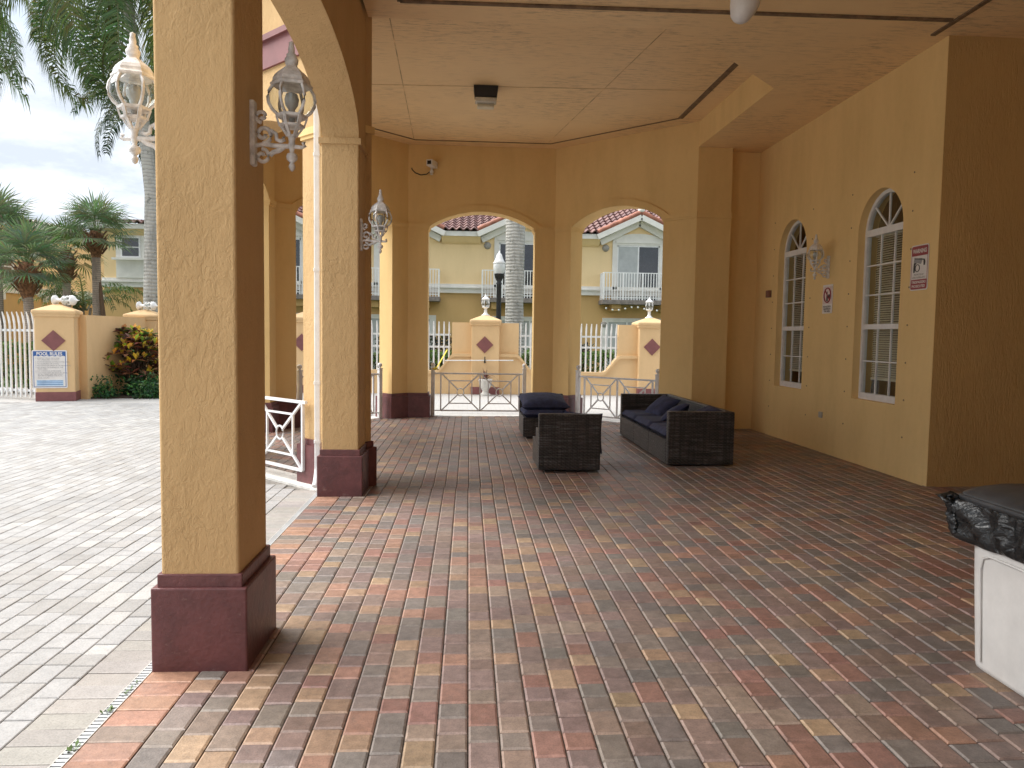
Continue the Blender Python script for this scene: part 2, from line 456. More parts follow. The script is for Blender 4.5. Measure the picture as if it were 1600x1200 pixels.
# roof slab keeping the daylight out
mb = MB(); mb.box(-1.7, 7.4, -3.1, 7.6, 5.1, 5.3); mb.build('roof_slab', M_conc, club, True)
mb = MB(); mb.prism([(p.x, p.y) for p in offset_poly([P7b, V((4.9, 7.5)), V((7.0, 9)), V((7.0, 14)), V((4, 14.2)), P3, P2, P1, P0], .6)], ZTOP+.002, ZTOP+.25)
mb.build('roof_slab', M_conc, club, True)
# reveals / vent strips in the ceilings
def strip(a, b, w, z, t=.02, m=M_groove):
    q = MB(); q.bar((a[0], a[1], z), (b[0], b[1], z), w, t); q.build('ceiling_reveal', m, club, True)
g = offset_poly([P7b, P6, P5, P4, P3, P2, P1, P0], -.36)
for i, (p, q_) in enumerate(zip(g, g[1:]+g[:1])):
    if i in (2,): strip(p, q_, .075, ZT, .03)
    elif i in (0, 1, 7): continue
    else: strip(p, q_, .028, ZT, .02)
strip((-.66, 7.10), (4.56, 7.03), .055, ZS, .03); strip((4.60, 7.38), (4.66, 2.0), .05, ZS, .03)
strip((-.66, 7.10), (-.66, 2.), .05, ZS, .03)
M_seam = plain('seam_line', (.62, .42, .215), .7, var=.4, vs=3)
strip((-.88, 7.55), (-1.0, 13.5), .012, ZT, .008, M_seam); strip((2.3, 7.75), (1.40, 13.5), .010, ZT, .008, M_seam); strip((-3.0, 10.78), (3.4, 10.48), .010, ZT, .008, M_seam)

# long right wall with two arched windows
WX, WYN, WYF = 4.773, 7.39, 12.2
wins = [(8.03, 8.98), (10.38, 11.33)]
mb = MB()
arch_wall(mb, (WX, WYN), (0, 1), (1, 0), WYF-WYN, -.05, ZS+.3, .25, [(a-WYN, b-WYN, .79, 2.80, .475, 'ell') for a, b in wins], sub=28)
rw = mb.build('side_wall', M_wall, club, True)
mb = MB(); mb.box(WX+.003, 7.095, WYN-.004, WYN+.25, -.05, ZS+.298); mb.build('return_wall', M_rough, club, True)
mb = MB(); mb.box(7.1, 7.3, -4.5, 7.64, -.05, ZS+.29); mb.box(.9, 7.098, -2.6, -2.4, -.05, ZS+.29); mb.build('unseen_blocker_wall', M_rough, club, True)  # walls out of view; rear one added and sized to hold back light
# end wall right of the octagon
mb = MB(); mb.box(3.662, 4.22, 11.95, 12.5, -.05, ZS+.3); mb.build('end_pier', M_wall, club, True)
mb = MB(); mb.box(4.222, 5.3, WYF, WYF+.3, -.05, ZS+.3); mb.build('end_wall', M_wall, club, True)
mb = MB(); mb.box(3.655, 4.235, 11.935, 12.4, 3.45, 3.54); mb.build('column_capital', M_wall, club, True)
# dark room behind the windows
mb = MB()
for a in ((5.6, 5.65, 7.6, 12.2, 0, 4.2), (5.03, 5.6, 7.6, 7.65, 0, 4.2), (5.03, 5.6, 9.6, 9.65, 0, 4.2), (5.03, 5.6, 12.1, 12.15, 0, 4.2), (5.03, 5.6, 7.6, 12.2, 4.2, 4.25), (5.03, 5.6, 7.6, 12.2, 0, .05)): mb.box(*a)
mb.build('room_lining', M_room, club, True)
for (a, b) in wins:
    xf = WX+.10; c = (a+b)/2; r = (b-a)/2
    def bx(m_, y0, y1, z0, z1, x0=xf, x1=xf+.05): m_.box(x0, x1, y0, y1, z0, z1)
    q = MB()
    bx(q, a, a+.045, .79, 2.80, xf-.01); bx(q, b-.045, b, .79, 2.80, xf-.01)
    bx(q, a+.045, b-.045, .79, .87, xf-.02); bx(q, a+.045, b-.045, 2.765, 2.845, xf-.012); bx(q, a+.045, b-.045, 1.645, 1.705, xf-.008)
    n = 24
    for i in range(n):
        t0, t1 = math.pi*i/n, math.pi*(i+1)/n
        p = [(c+rr*math.cos(t), 2.80+rr*math.sin(t)) for rr, t in ((r, t0), (r, t1), (r-.045, t1), (r-.045, t0))]
        v = [(xf-.01, y, z) for y, z in p]+[(xf+.05, y, z) for y, z in p]
        q.idx(v, [(0, 1, 2, 3), (7, 6, 5, 4), (2, 3, 7, 6), (0, 4, 5, 1)])
    fr = q.build('window', M_white, club, True, fix=False)
    q = MB(); mw = .016
    ya, yb = a+.045, b-.045; w3 = (yb-ya)/3
    for k in (1, 2):
        bx(q, ya+w3*k-mw/2, ya+w3*k+mw/2, .87, 1.645, xf+.008, xf+.03); bx(q, ya+w3*k-mw/2, ya+w3*k+mw/2, 1.705, 2.765, xf+.008, xf+.03)
    for z in (1.257, 1.705+.353, 1.705+.707): bx(q, ya, yb, z-mw/2, z+mw/2, xf+.006, xf+.028)
    for ang in (45, 90, 135):
        t = R(ang); q.bar((xf+.02, c, 2.83), (xf+.02, c+(r-.03)*math.cos(t), 2.80+(r-.03)*math.sin(t)), .02, .02, up=(1, 0, 0))
    q.build('muntins', M_white, fr, True)
    q = MB(); arcp = [(c+(r-.01)*math.cos(math.pi*i/20), 2.80+(r-.01)*math.sin(math.pi*i/20)) for i in range(21)]
    q.face([(xf+.02, y, z) for y, z in [(b-.01, .80)]+arcp+[(a+.01, .80)]]); q.build('pane', M_glass, fr, True)
    q = MB()
    nz = 62
    for i in range(nz):
        z = 1.05+i*(2.76-1.05)/nz if a > 9 else 1.05+i*(2.76-1.05)/nz
        q.idx([(xf+.10, ya+.02, z), (xf+.10, yb-.02, z), (xf+.125, yb-.02, z+.02), (xf+.125, ya+.02, z+.02)], [(0, 1, 2, 3)])
    q.box(xf+.09, xf+.13, ya+.02, yb-.02, 2.76, 2.80); q.box(xf+.10, xf+.125, ya+.02, yb-.02, 1.03, 1.05)
    q.build('blind', M_blind, fr, True)
# shutter anchors studding the wall round each window
def anchor(y, z):
    q = MB(); s = len(q.v); q.lathe([(.010, 0), (.010, .005), (.005, .007)], seg=8)
    q.xform(Matrix.Translation((WX, y, z)) @ Matrix.Rotation(R(-90), 4, 'Y')); q.build('shutter_anchor', M_anch, rw, True)
for (a, b) in wins:
    for yy in (a-.17, b+.17):
        for k in range(8): anchor(yy, .45+k*.41)
# wall fittings
mb = MB(); mb.rbox(WX-.05, WX, 11.55, 11.67, 2.17, 2.28, .006)
tag(mb.build('switch_box', plain('box_brown', (.20, .09, .06), .5)), 'small brown electrical box on ochre wall, left of far arched window', 'electrical box')
mb = MB(); mb.rbox(WX-.02, WX, 9.70, 9.79, .46, .54, .006)
tag(mb.build('outlet_cover', plain('cover_grey', (.45, .42, .36), .4)), 'small grey outlet cover low on ochre wall between windows', 'outlet')
# downspout beside the second column
mb = MB(); mb.rprism(-1.50, -1.44, 7.36, 7.42, .16, 4.28, .012); 
for z in (.42, 1.0, 2.1, 3.2): mb.rprism(-1.505, -1.435, 7.355, 7.425, z, z+.03, .012)
mb.tube([(-1.47, 7.39, .2), (-1.473, 7.385, .12), (-1.478, 7.36, .05), (-1.485, 7.31, .0)], [.032, .034, .034, .03], 10)
mb.build('downspout', M_white, club, True)

# ------------------------------------------------------------------ paving
rnd = random.Random(4)
def clip(poly, conv):
    out = poly; n = len(conv)
    for i in range(n):
        a, b = V(conv[i]), V(conv[(i+1) % n]); e = b-a; inp = out; out = []
        sd = lambda p: e.x*(p.y-a.y)-e.y*(p.x-a.x)
        for j in range(len(inp)):
            p, q = inp[j], inp[(j+1) % len(inp)]; sp, sq = sd(p), sd(q)
            if sp >= 0: out.append(p)
            if (sp >= 0) != (sq >= 0): out.append(p+(q-p)*(sp/(sp-sq)))
        if len(out) < 3: return []
    return out
def paver(mb, poly, zf, gap, ch, col, depth=.02, edge=1.35):
    if len(poly) < 3: return
    o = offset_poly(poly, -gap)
    A = sum(o[i].x*o[(i+1) % len(o)].y-o[(i+1) % len(o)].x*o[i].y for i in range(len(o)))/2
    if A < .0008: return
    t = offset_poly(o, -ch); n = len(o)
    dz = rnd.gauss(0, .0007); tx, ty = rnd.gauss(0, .0028), rnd.gauss(0, .0028); cx = sum(p.x for p in o)/n; cy = sum(p.y for p in o)/n
    h = lambda p: zf(p.x)+dz+(p.x-cx)*tx+(p.y-cy)*ty
    vs = [(p.x, p.y, h(p)) for p in t]+[(p.x, p.y, h(p)-ch*.8) for p in o]+[(p.x, p.y, zf(p.x)-depth) for p in o]
    mb.col = col
    fs = [tuple(range(n))]
    for i in range(n):
        j = (i+1) % n; fs += [(2*n+i, 2*n+j, n+j, n+i)]
    mb.idx(vs, fs)
    s0 = len(mb.v)-len(vs); mb.col = tuple(min(.8, c*edge+.015*(edge > 1)) for c in col)      # arrises lightened: sand and wear, plus light on the chamfers painted in
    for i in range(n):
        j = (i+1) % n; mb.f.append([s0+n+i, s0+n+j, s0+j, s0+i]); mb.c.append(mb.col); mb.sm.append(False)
def jit(c, s=.12):
    k = 1+rnd.uniform(-s, s); return tuple(max(0, x*k*(1+rnd.uniform(-.025, .025))) for x in c)
PAL = [((.205, .17, .15), 5), ((.165, .148, .138), 5.5), ((.225, .155, .13), 4.5), ((.33, .22, .14), 2.3), ((.35, .24, .15), 1.1), ((.32, .175, .125), 2.8), ((.255, .13, .105), 2.6), ((.22, .155, .142), 5), ((.26, .195, .155), 2.5)]
PAL = [(tuple(a*.80+b*.16 for a, b in zip(c, (.285, .22, .185))), w) for c, w in PAL]
def brickcol(red=False):
    if red and rnd.random() < .75: return jit((.33, .185, .125))
    r = rnd.random()*sum(w for _, w in PAL)
    for c, w in PAL:
        r -= w
        if r <= 0: return jit(c)
    return jit(PAL[0][0])
oct_out = offset_poly([P7b, P6, P5, P4, P3, P2, P1, P0], .22)
near_rect = [(-1.415, .6), (7.1, .6), (7.1, 7.45), (-1.415, 7.45)]
oct2 = [(-1.2, 7.45), (3.9, 7.45)]+[tuple(p) for p in oct_out[3:8]]
side2 = [(3.9, 7.45), (4.765, 7.45), (4.765, 12.2), (3.9, 12.2)]
mb = MB(); w = .1215
x = -1.415
# header course along the drain
y = .6
while y < 7.45:
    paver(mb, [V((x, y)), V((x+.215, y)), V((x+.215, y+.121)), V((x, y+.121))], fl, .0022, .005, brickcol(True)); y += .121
def column(mb, x0, x1, y0, y1, conv, zf, cf, gap, ch):
    y = y0-rnd.uniform(0, .18)
    while y < y1:
        l = .121 if rnd.random() < .6 else .182
        p = [V((x0+.0012, y)), V((x1-.0012, y)), V((x1-.0012, y+l)), V((x0+.0012, y+l))]
        if conv is not None: p = clip(p, conv)
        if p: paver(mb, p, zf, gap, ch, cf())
        y += l
x = -1.2
while x < 7.1:
    xx = x+rnd.gauss(0, .0015)
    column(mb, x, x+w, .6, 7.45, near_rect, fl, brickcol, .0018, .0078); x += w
x = -3.5
while x < 4.8:
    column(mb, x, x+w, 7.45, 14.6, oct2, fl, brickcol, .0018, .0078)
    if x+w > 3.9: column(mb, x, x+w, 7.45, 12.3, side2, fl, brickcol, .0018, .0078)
    x += w
M_brick = colattr('brick_paver', rough=.47, var=.34, nscale=22, bs=.6, dist=.004, spec=.45, stain=.45)
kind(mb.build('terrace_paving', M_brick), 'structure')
mb = MB(); mb.idx([(-1.42, .3, fl(-1.42)-.011), (-.36, .3, fl(-.36)-.011), (7.2, .3, fl(7.2)-.011), (7.2, 7.45, fl(7.2)-.011), (-.36, 7.45, fl(-.36)-.011), (-1.42, 7.45, fl(-1.42)-.011)], [(0, 1, 4, 5), (1, 2, 3, 4)])
q2 = clip([V(p) for p in [(-.36, 7), (5, 7), (5, 15), (-.36, 15)]], oct2); mb.face([(p.x, p.y, fl(p.x)-.011) for p in q2])
q2 = clip([V(p) for p in [(-4, 7), (-.36, 7), (-.36, 15), (-4, 15)]], oct2); mb.face([(p.x, p.y, fl(p.x)-.011) for p in q2])
mb.face([(p[0], p[1], fl(p[0])-.011) for p in side2])
kind(mb.build('terrace_bedding', plain('joint_sand', (.10, .08, .065), .95, var=.5, vs=40, bs=.4)), 'structure')

# pale pool deck pavers
def deckcol():
    k = rnd.random(); b = (.345, .342, .338) if k < .6 else ((.315, .307, .296) if k < .85 else (.40, .393, .38))
    g = 1+rnd.uniform(-.06, .06); return tuple(x*g for x in b)
dz = lambda x: DZ
out_clear = [V(p) for p in offset_poly([P7b, P6, P5, P4, P3, P2, P1, P0], T+.14)]
def inside(p, conv):
    n = len(conv)
    return all((conv[(i+1) % n].x-conv[i].x)*(p.y-conv[i].y)-(conv[(i+1) % n].y-conv[i].y)*(p.x-conv[i].x) >= 0 for i in range(n))
mb = MB()
y = .6
while y < 7.3:
    p = [V((-1.707, y)), V((-1.461, y)), V((-1.461, y+.121)), V((-1.707, y+.121))]
    paver(mb, p, dz, .0025, .004, jit((.305, .288, .268), .07)); y += .121
x = -1.707-.121
while x > -12.5:
    y = 1.0-rnd.uniform(0, .2)
    ymax = 16.2
    while y < ymax:
        l = .121 if rnd.random() < .35 else (.182 if rnd.random() < .7 else .242)
        p = [V((x, y)), V((x+.121, y)), V((x+.121, y+l)), V((x, y+l))]
        if not any(inside(c, out_clear) for c in p): paver(mb, p, dz, .0026, .004, deckcol(), edge=1.)
        y += l
    x -= .121
kind(mb.build('pool_deck', colattr('deck_paver', rough=.75, var=.12, nscale=16, bs=.5, dist=.004, stain=.14)), 'structure')
mb = MB(); mb.face([(-12.5, .3, DZ-.011), (-1.42, .3, DZ-.011), (-1.42, 16.2, DZ-.011), (-12.5, 16.2, DZ-.011)])
kind(mb.build('deck_bedding', plain('deck_joint', (.20, .185, .165), .95, var=.35, vs=25)), 'structure')
# the deck beyond: brick-patterned sheet
m, nt, b = newmat('deck_far')
bt = N(nt, 'ShaderNodeTexBrick'); L(nt, mapping(nt), bt.inputs['Vector'])
for k_, v_ in (('Color1', (.42, .415, .41, 1)), ('Color2', (.40, .39, .375, 1)), ('Mortar', (.28, .27, .25, 1)), ('Scale', 1.), ('Mortar Size', .004), ('Brick Width', .2), ('Row Height', .121)): bt.inputs[k_].default_value = v_
c_ = mix(nt, ramp(nt, noise(nt, mapping(nt), 1.7, 5, .6), [(.35, 0.), (.75, .35)]), bt.outputs[0], (.45, .425, .385)); L(nt, c_, b.inputs['Base Color']); b.inputs['Roughness'].default_value = .85
mb = MB(); z = DZ-.002
for r_ in ((-30, 30, 16.2, 20.5), (-30, -12.5, -20, 16.2), (-1.42, 30, 12.5, 16.2)): mb.face([(r_[0], r_[2], z), (r_[1], r_[2], z), (r_[1], r_[3], z), (r_[0], r_[3], z)])
mb.face([(-12.5, -20, z), (-1.42, -20, z), (-1.42, .7, z), (-12.5, .7, z)]); mb.face([(-1.42, -20, z), (8, -20, z), (8, .62, z), (-1.42, .62, z)])
kind(mb.build('pool_deck_far', m), 'structure')
# kerb strips along the octagon's open sides
mb = MB()
for (a, b, u, n, Ln, ua, ub) in info:
    pts = [a+n*.20-u*.1, b+n*.20+u*.1, b+n*(T+.16)+u*.22, a+n*(T+.16)-u*.22]
    mb.prism(pts, DZ-.05, DZ+.012)
kind(mb.build('kerb_strip', M_conc), 'structure')
# wide ground
m, nt, b = newmat('lawn'); L(nt, ramp(nt, noise(nt, mapping(nt), 3, 6, .7), [(.3, (.035, .06, .018)), (.7, (.075, .11, .035))]), b.inputs['Base Color']); b.inputs['Roughness'].default_value = .95
mb = MB(); mb.face([(-300, -150, -.075), (300, -150, -.075), (300, 400, -.075), (-300, 400, -.075)]); kind(mb.build('ground', m), 'structure')

# slot drain between deck and terrace
dr = thing('trench_drain', 'narrow white slotted drain running between pale deck and brick terrace', 'drain', (-1.438, 4, 0))
mb = MB()
y = .6
while y < 7.36:
    mb.box(-1.459, -1.417, y, y+.017, -.060, -.0405); y += .026
mb.build('grate', plain('drain_plastic', (.46, .475, .48), .4, var=.1), dr, True)
mb = MB(); mb.box(-1.461, -1.4585, .6, 7.36, -.06, -.0395); mb.box(-1.4175, -1.415, .6, 7.36, -.06, -.0395); mb.build('channel', M_conc, dr, True)
M_weed = plain('weed_green', (.10, .17, .04), .7, var=.3, vs=60)
for i, (yy, s, lab) in enumerate(((2.72, 1.2, 'small green weed sprouting from the drain grate, nearest the camera'), (3.02, 1.1, 'small weed pair in drain grate, second from the camera'), (3.17, .8, 'small weed in the drain grate, third from the camera'), (3.25, .6, 'tiny weed in drain grate closest to the maroon column base'))):
    q = MB(); rr = random.Random(i)
    for k in range(11):
        a = rr.uniform(0, 6.28); l = rr.uniform(.009, .02)*s; d = V((math.cos(a), math.sin(a), rr.uniform(.2, 1.)))*l; sd = V((-math.sin(a), math.cos(a), 0))*l*.3
        p0 = V((-1.44+rr.uniform(-.012, .012), yy+rr.uniform(-.03, .03), -.041)); q.face([p0, p0+d*.6+sd, p0+d, p0+d*.6-sd])
    tag(q.build('weed', M_weed), lab, 'weed', 'weeds in the drain')

# ------------------------------------------------------------------ wall lanterns (wall at local x=0, lantern out along +x, z=0 at arm level)
def scroll(cx, cz, r, a0, turns, k=.018, n=16, w=.009, shrink=.75):
    return [(cx+r*(1-shrink*i/n)*math.cos(a0+turns*2*math.pi*i/n), 0, cz+r*(1-shrink*i/n)*math.sin(a0+turns*2*math.pi*i/n)) for i in range(n+1)]
def make_head(t, ox, m=M_lant):
    q = MB()
    q.lathe([(.0, -.118), (.010, -.11), (.016, -.095), (.012, -.082), (.008, -.078), (.024, -.062), (.027, -.05), (.022, -.036), (.010, -.03), (.012, -.015), (.018, 0), (.014, .02), (.018, .04), (.022, .052)], ox, 0, 14)
    for k in range(6):
        a = math.pi*2*k/6+.26; ca, sa = math.cos(a), math.sin(a)
        q.bar((ox+.02*ca, .02*sa, .045), (ox+.055*ca, .055*sa, .095), .014, .008)
        q.bar((ox+.055*ca, .055*sa, .09), (ox+.07*ca, .07*sa, .135), .016, .008)
    q.lathe([(.046, .085), (.060, .088), (.062, .098), (.048, .10)], ox, 0, 6, False, .26)
    q.lathe([(.058, .128), (.073, .13), (.074, .143), (.060, .145)], ox, 0, 6, False, .26)
    q.build('gallery', m, t)
    gl = [(.060, .142), (.084, .163), (.1, .192), (.103, .218), (.098, .245), (.080, .275)]
    for k in range(6):
        a = math.pi*2*k/6+.26; ca, sa = math.cos(a), math.sin(a)
        q = MB(); q.tube([(ox+(r0+.004)*ca, (r0+.004)*sa, z0) for r0, z0 in gl], .0078, 6); q.build('cage_rib', m, t)
    q = MB(); q.lathe(gl, ox, 0, 24); q.build('globe', M_globe, t)
    q = MB(); q.lathe([(.0, .10), (.015, .105), (.016, .17), (.03, .19), (.034, .215), (.026, .24), (.0, .25)], ox, 0, 12); q.build('bulb', plain('bulb_glass', (.45, .46, .45), .15, var=.05), t)
    q = MB(); q.lathe([(.06, .270), (.092, .271), (.097, .276), (.097, .284), (.090, .289), (.086, .296), (.085, .308), (.074, .326), (.060, .340), (.044, .352), (.033, .362)], ox, 0, 6, False, .26)
    rf = q.build('roof_cap', m, t)
    q = MB(); q.lathe([(.03, .36), (.026, .372), (.031, .385), (.032, .398), (.022, .412), (.024, .42), (.014, .43), (.016, .445), (.011, .465), (.012, .476), (.0, .484)], ox, 0, 12); q.build('finial', m, rf)
def make_lantern(label):
    t = thing('wall_lantern', label, 'lantern', (0, 0, 0), 0, 'white wall lanterns')
    q = MB(); pts = []
    q.rbox(-.004, .022, -.028, .028, -.095, .205, .008)
    q.lathe([(.0, -.012), (.03, -.006), (.03, .006), (.0, .012)], 0, 0, 12)
    q.build('backplate', M_lant, t)
    q = MB(); ox = .188
    q.tube([(0.02, 0, .0), (.06, 0, .006), (.12, 0, .0), (ox, 0, .0), (ox+.05, 0, -.004), (ox+.062, 0, .004), (ox+.058, 0, .016), (ox+.047, 0, .014)], [.011, .010, .012, .011, .008, .009, .010, .006], 8)
    q.tube(scroll(.056, .052, .042, -1.6, 1.25), .0105, 8)
    q.tube(scroll(.05, .135, .03, -1.7, -1.1), .0095, 8)
    q.tube(scroll(.05, -.05, .036, 1.6, -1.2), .0095, 8)
    q.tube([(.09, 0, .07), (.115, 0, .055), (.118, 0, .03), (.135, 0, .022), (.155, 0, .03), (.15, 0, .042)], .010, 8)
    q.tube([(.085, 0, -.045), (.10, 0, -.03), (.13, 0, -.02), (.15, 0, -.005)], .012, 8)
    q.build('scroll_arm', M_lant, t)
    make_head(t, ox)
    return t
l1 = make_lantern('white wall lantern on interior side of nearest big column, seen against the arch')
l1.location = (CX1, 3.63, 2.378)
G = 'white wall lanterns'
dup(l1, (CX0, 3.63, 2.392), math.pi, 'white wall lantern on outer left side of nearest column, against palm fronds and sky', G)
dup(l1, (CX1, 7.17, 2.378), 0, 'white wall lantern on interior side of second column, beyond the arch', G)
dup(l1, (WX, 9.70, 2.42), math.pi, 'white wall lantern on right wall between two arched windows', G)

# ------------------------------------------------------------------ ceiling fittings
t = thing('ceiling_light', 'dark metal box flood light with clear lens hanging under porch ceiling', 'ceiling light', (.21, 10.68, ZT))
q = MB(); q.idx([(-.17, -.12, -.005), (.17, -.12, -.005), (.17, .16, -.005), (-.17, .16, -.005), (-.155, -.10, -.15), (.155, -.10, -.15), (.155, .06, -.15), (-.155, .06, -.15)], [(0, 1, 2, 3), (4, 5, 6, 7), (0, 1, 5, 4), (1, 2, 6, 5), (2, 3, 7, 6), (3, 0, 4, 7)]); q.build('housing', M_dark, t)
q = MB(); q.rbox(-.15, .15, -.095, .055, -.225, -.151, .02); q.build('lens', plain('lens_plastic', (.62, .62, .55), .2, var=.15), t)
q = MB(); q.rbox(-.12, .12, -.03, .10, -.275, -.226, .015); q.build('diffuser', plain('diffuser_cream', (.68, .62, .46), .4, var=.1), t)
t = thing('security_camera', 'white boxy security camera with black lens on back wall near ceiling corner', 'camera', (-.70, 13.95, 4.46))
q = MB(); q.lathe([(.035, 0), (.035, .03), (.018, .04), (.016, .09)], 0, 0, 12); q.lathe([(.03, -.04), (.022, 0)], 0, 0, 12); q.move((0, -.07, 0)); q.bar((0, -.10, .03), (0, .0, .03), .03); q.build('bracket', M_white, t)
q = MB(); q.rbox(-.06, .06, -.16, .10, .085, .20, .01); q.xform(Matrix.Translation((.02, -.10, 0)) @ Matrix.Rotation(R(-20), 4, 'Z')); q.build('body', M_white, t)
q = MB(); q.box(-.036, .036, -.165, -.155, .112, .175); q.xform(Matrix.Translation((.02, -.10, 0)) @ Matrix.Rotation(R(-20), 4, 'Z')); q.build('lens', M_dark, t)
q = MB(); q.tube([(-.02, -.05, .03), (-.09, -.02, -.02), (-.2, -.01, -.035), (-.30, -.01, .0), (-.36, -.01, .06), (-.365, -.005, .09)], .009, 6); q.build('cable', M_dark, t)
t = thing('ceiling_camera', 'white rounded camera hanging from the soffit, cut off by top edge', 'camera', (2.43, 6.6, ZS))
q = MB(); q.lathe([(.0, -.30), (.05, -.292), (.08, -.265), (.115, -.18), (.13, -.12), (.12, -.08), (.06, -.06)], 0, 0, 16); q.xform(Matrix.Rotation(R(18), 4, 'Y')); q.build('shell', M_white, t)
q = MB(); q.lathe([(.03, -.1), (.03, -.015), (.07, -.01), (.07, 0)], 0, 0, 12); q.build('mount', M_white, t)

# ------------------------------------------------------------------ signs
def text_mb(mb, s, size, align='CENTER', bold=0.):
    cu = bpy.data.curves.new('t', 'FONT'); cu.body = s; cu.size = size; cu.align_x = align; cu.align_y = 'CENTER'; cu.offset = bold; cu.resolution_u = 3
    o = bpy.data.objects.new('t', cu); C.objects.link(o)
    dg = bpy.context.evaluated_depsgraph_get(); me = bpy.data.meshes.new_from_object(o.evaluated_get(dg))
    r = ([v.co.copy() for v in me.vertices], [list(p.vertices) for p in me.polygons])
    bpy.data.objects.remove(o); bpy.data.curves.remove(cu); bpy.data.meshes.remove(me)
    return r
# sign space: x right, y up, z out; placed with a matrix
class Sign:
    def __init__(s, root, M): s.root = root; s.M = M; s.k = 0
    def part(s, name, mat, fn, z):
        q = MB(); fn(q); q.v = [(p[0], p[1], p[2]+z) for p in q.v]; q.xform(s.M); return q.build(name, mat, s.root, True)
    def text(s, txt, x, y, size, mat, z, w=None, align='CENTER', bold=0., name='lettering'):
        vs, fs = text_mb(None, txt, size, align, bold)
        if w:
            x0 = min(v.x for v in vs); x1 = max(v.x for v in vs); k = w/(x1-x0)
            for v in vs: v.x = (v.x-x0)*k-(w/2 if align == 'CENTER' else 0)
        q = MB(); q.idx([(v.x+x, v.y+y, z) for v in vs], fs); q.xform(s.M); return q.build(name, mat, s.root, True)
def rrect(x0, x1, y0, y1, r, seg=5):
    o = []
    for cx, cy, a in ((x1-r, y1-r, 0), (x0+r, y1-r, 90), (x0+r, y0+r, 180), (x1-r, y0+r, 270)):
        for k in range(seg+1): t = R(a+90*k/seg); o.append((cx+r*math.cos(t), cy+r*math.sin(t)))
    return o
def plate(poly, th): return lambda q: q.prism(poly, -th, 0)
M_sw = plain('sign_white', (.74, .71, .68), .35, var=.05); M_sr = plain('sign_red', (.30, .03, .045), .35, var=.08); M_sk = plain('sign_black', (.02, .02, .02), .4); M_sg = plain('sign_grey', (.28, .28, .29), .4); M_sb = plain('sign_blue', (.025, .10, .32), .4, var=.06); M_slb = plain('sign_light_blue', (.45, .62, .78), .4); M_sp = plain('sign_pink', (.68, .56, .53), .4)
WM = lambda y, z: Matrix(((0, 0, -1, WX), (-1, 0, 0, y), (0, 1, 0, z), (0, 0, 0, 1)))
r_ = thing('warning_sign', 'red and white surveillance WARNING sign with camera picture on right wall', 'sign', (WX, 7.69, 2.29))
S = Sign(r_, WM(7.686, 2.288) @ Matrix.Translation((0, 0, .006)))
S.part('panel', M_sw, plate(rrect(-.155, .155, -.24, .24, .03), .004), 0)
S.part('header', M_sr, plate(rrect(-.142, .142, .125, .228, .02), .001), .0015)
S.part('footer', M_sr, plate(rrect(-.142, .142, -.228, -.125, .02), .001), .0015)
S.part('border', M_sr, lambda q: [q.box(a, b, c, d, -.001, 0) for a, b, c, d in ((-.142, -.136, -.2, .2), (.136, .142, -.2, .2))], .0014)
S.text('WARNING', 0, .173, .06, M_sw, .003, .24, bold=.002)
S.text('TRESPASSERS', 0, -.155, .036, M_sw, .003, .25, bold=.001); S.text('PROSECUTED', 0, -.198, .036, M_sw, .003, .23, bold=.001)
S.text('PROTECTED BY', 0, -.075, .024, M_sk, .002, .17); S.text('VIDEO SURVEILLANCE', 0, -.105, .024, M_sk, .002, .23)
S.part('camera_picture', M_sg, lambda q: q.prism([(-.10, .06), (.03, .035), (.05, .075), (.045, .095), (-.09, .10)], -.001, 0), .002)
S.part('camera_picture', M_sk, lambda q: (q.prism([(-.09, .105), (.09, .085), (.105, .06), (.10, .02), (.075, .02), (.07, .075), (-.09, .095)], -.001, 0), q.prism([(-.10, -.05), (-.075, -.05), (-.07, .03), (-.045, .05), (-.095, .055), (-.10, .02)], -.001, 0)), .003)
S.part('camera_picture', M_sk, lambda q: q.tube([(-.03+.038*math.cos(t*.3927), -.005+.038*math.sin(t*.3927), 0) for t in range(17)], .004, 5), .003)
r_ = thing('prohibition_sign', 'small white no alcohol sign with red crossed circle, below wall lantern', 'sign', (WX, 9.69, 2.05))
S = Sign(r_, WM(9.69, 2.052) @ Matrix.Translation((0, 0, .006)))
S.part('panel', M_sw, plate(rrect(-.135, .135, -.19, .19, .006), .003), 0)
S.part('top_tint', M_sp, plate(rrect(-.125, .125, -.065, .165, .005), .001), .0012)
S.part('crossed_circle', M_sr, lambda q: (q.tube([(.09*math.cos(t*.2618), .05+.095*math.sin(t*.2618), 0) for t in range(25)], .009, 6), q.tube([(-.065, .115, 0), (.065, -.015, 0)], .008, 6)), .003)
S.part('bottle_picture', M_sk, lambda q: (q.prism([(-.03, -.03), (.012, -.03), (.012, .045), (.0, .06), (.0, .10), (-.018, .10), (-.018, .06), (-.03, .045)], -.001, 0), q.prism([(.025, .01), (.06, .01), (.07, .06), (.02, .06)], -.001, 0), q.prism([(.03, -.03), (.058, -.03), (.058, -.022), (.03, -.022)], -.001, 0)), .0022)
for s_, y_, w_ in (('NO ALCOHOL', -.10, .21), ('ALLOWED IN', -.132, .19), ('THIS AREA', -.164, .16)): S.text(s_, 0, y_, .03, M_sk, .002, w_, bold=.0008)

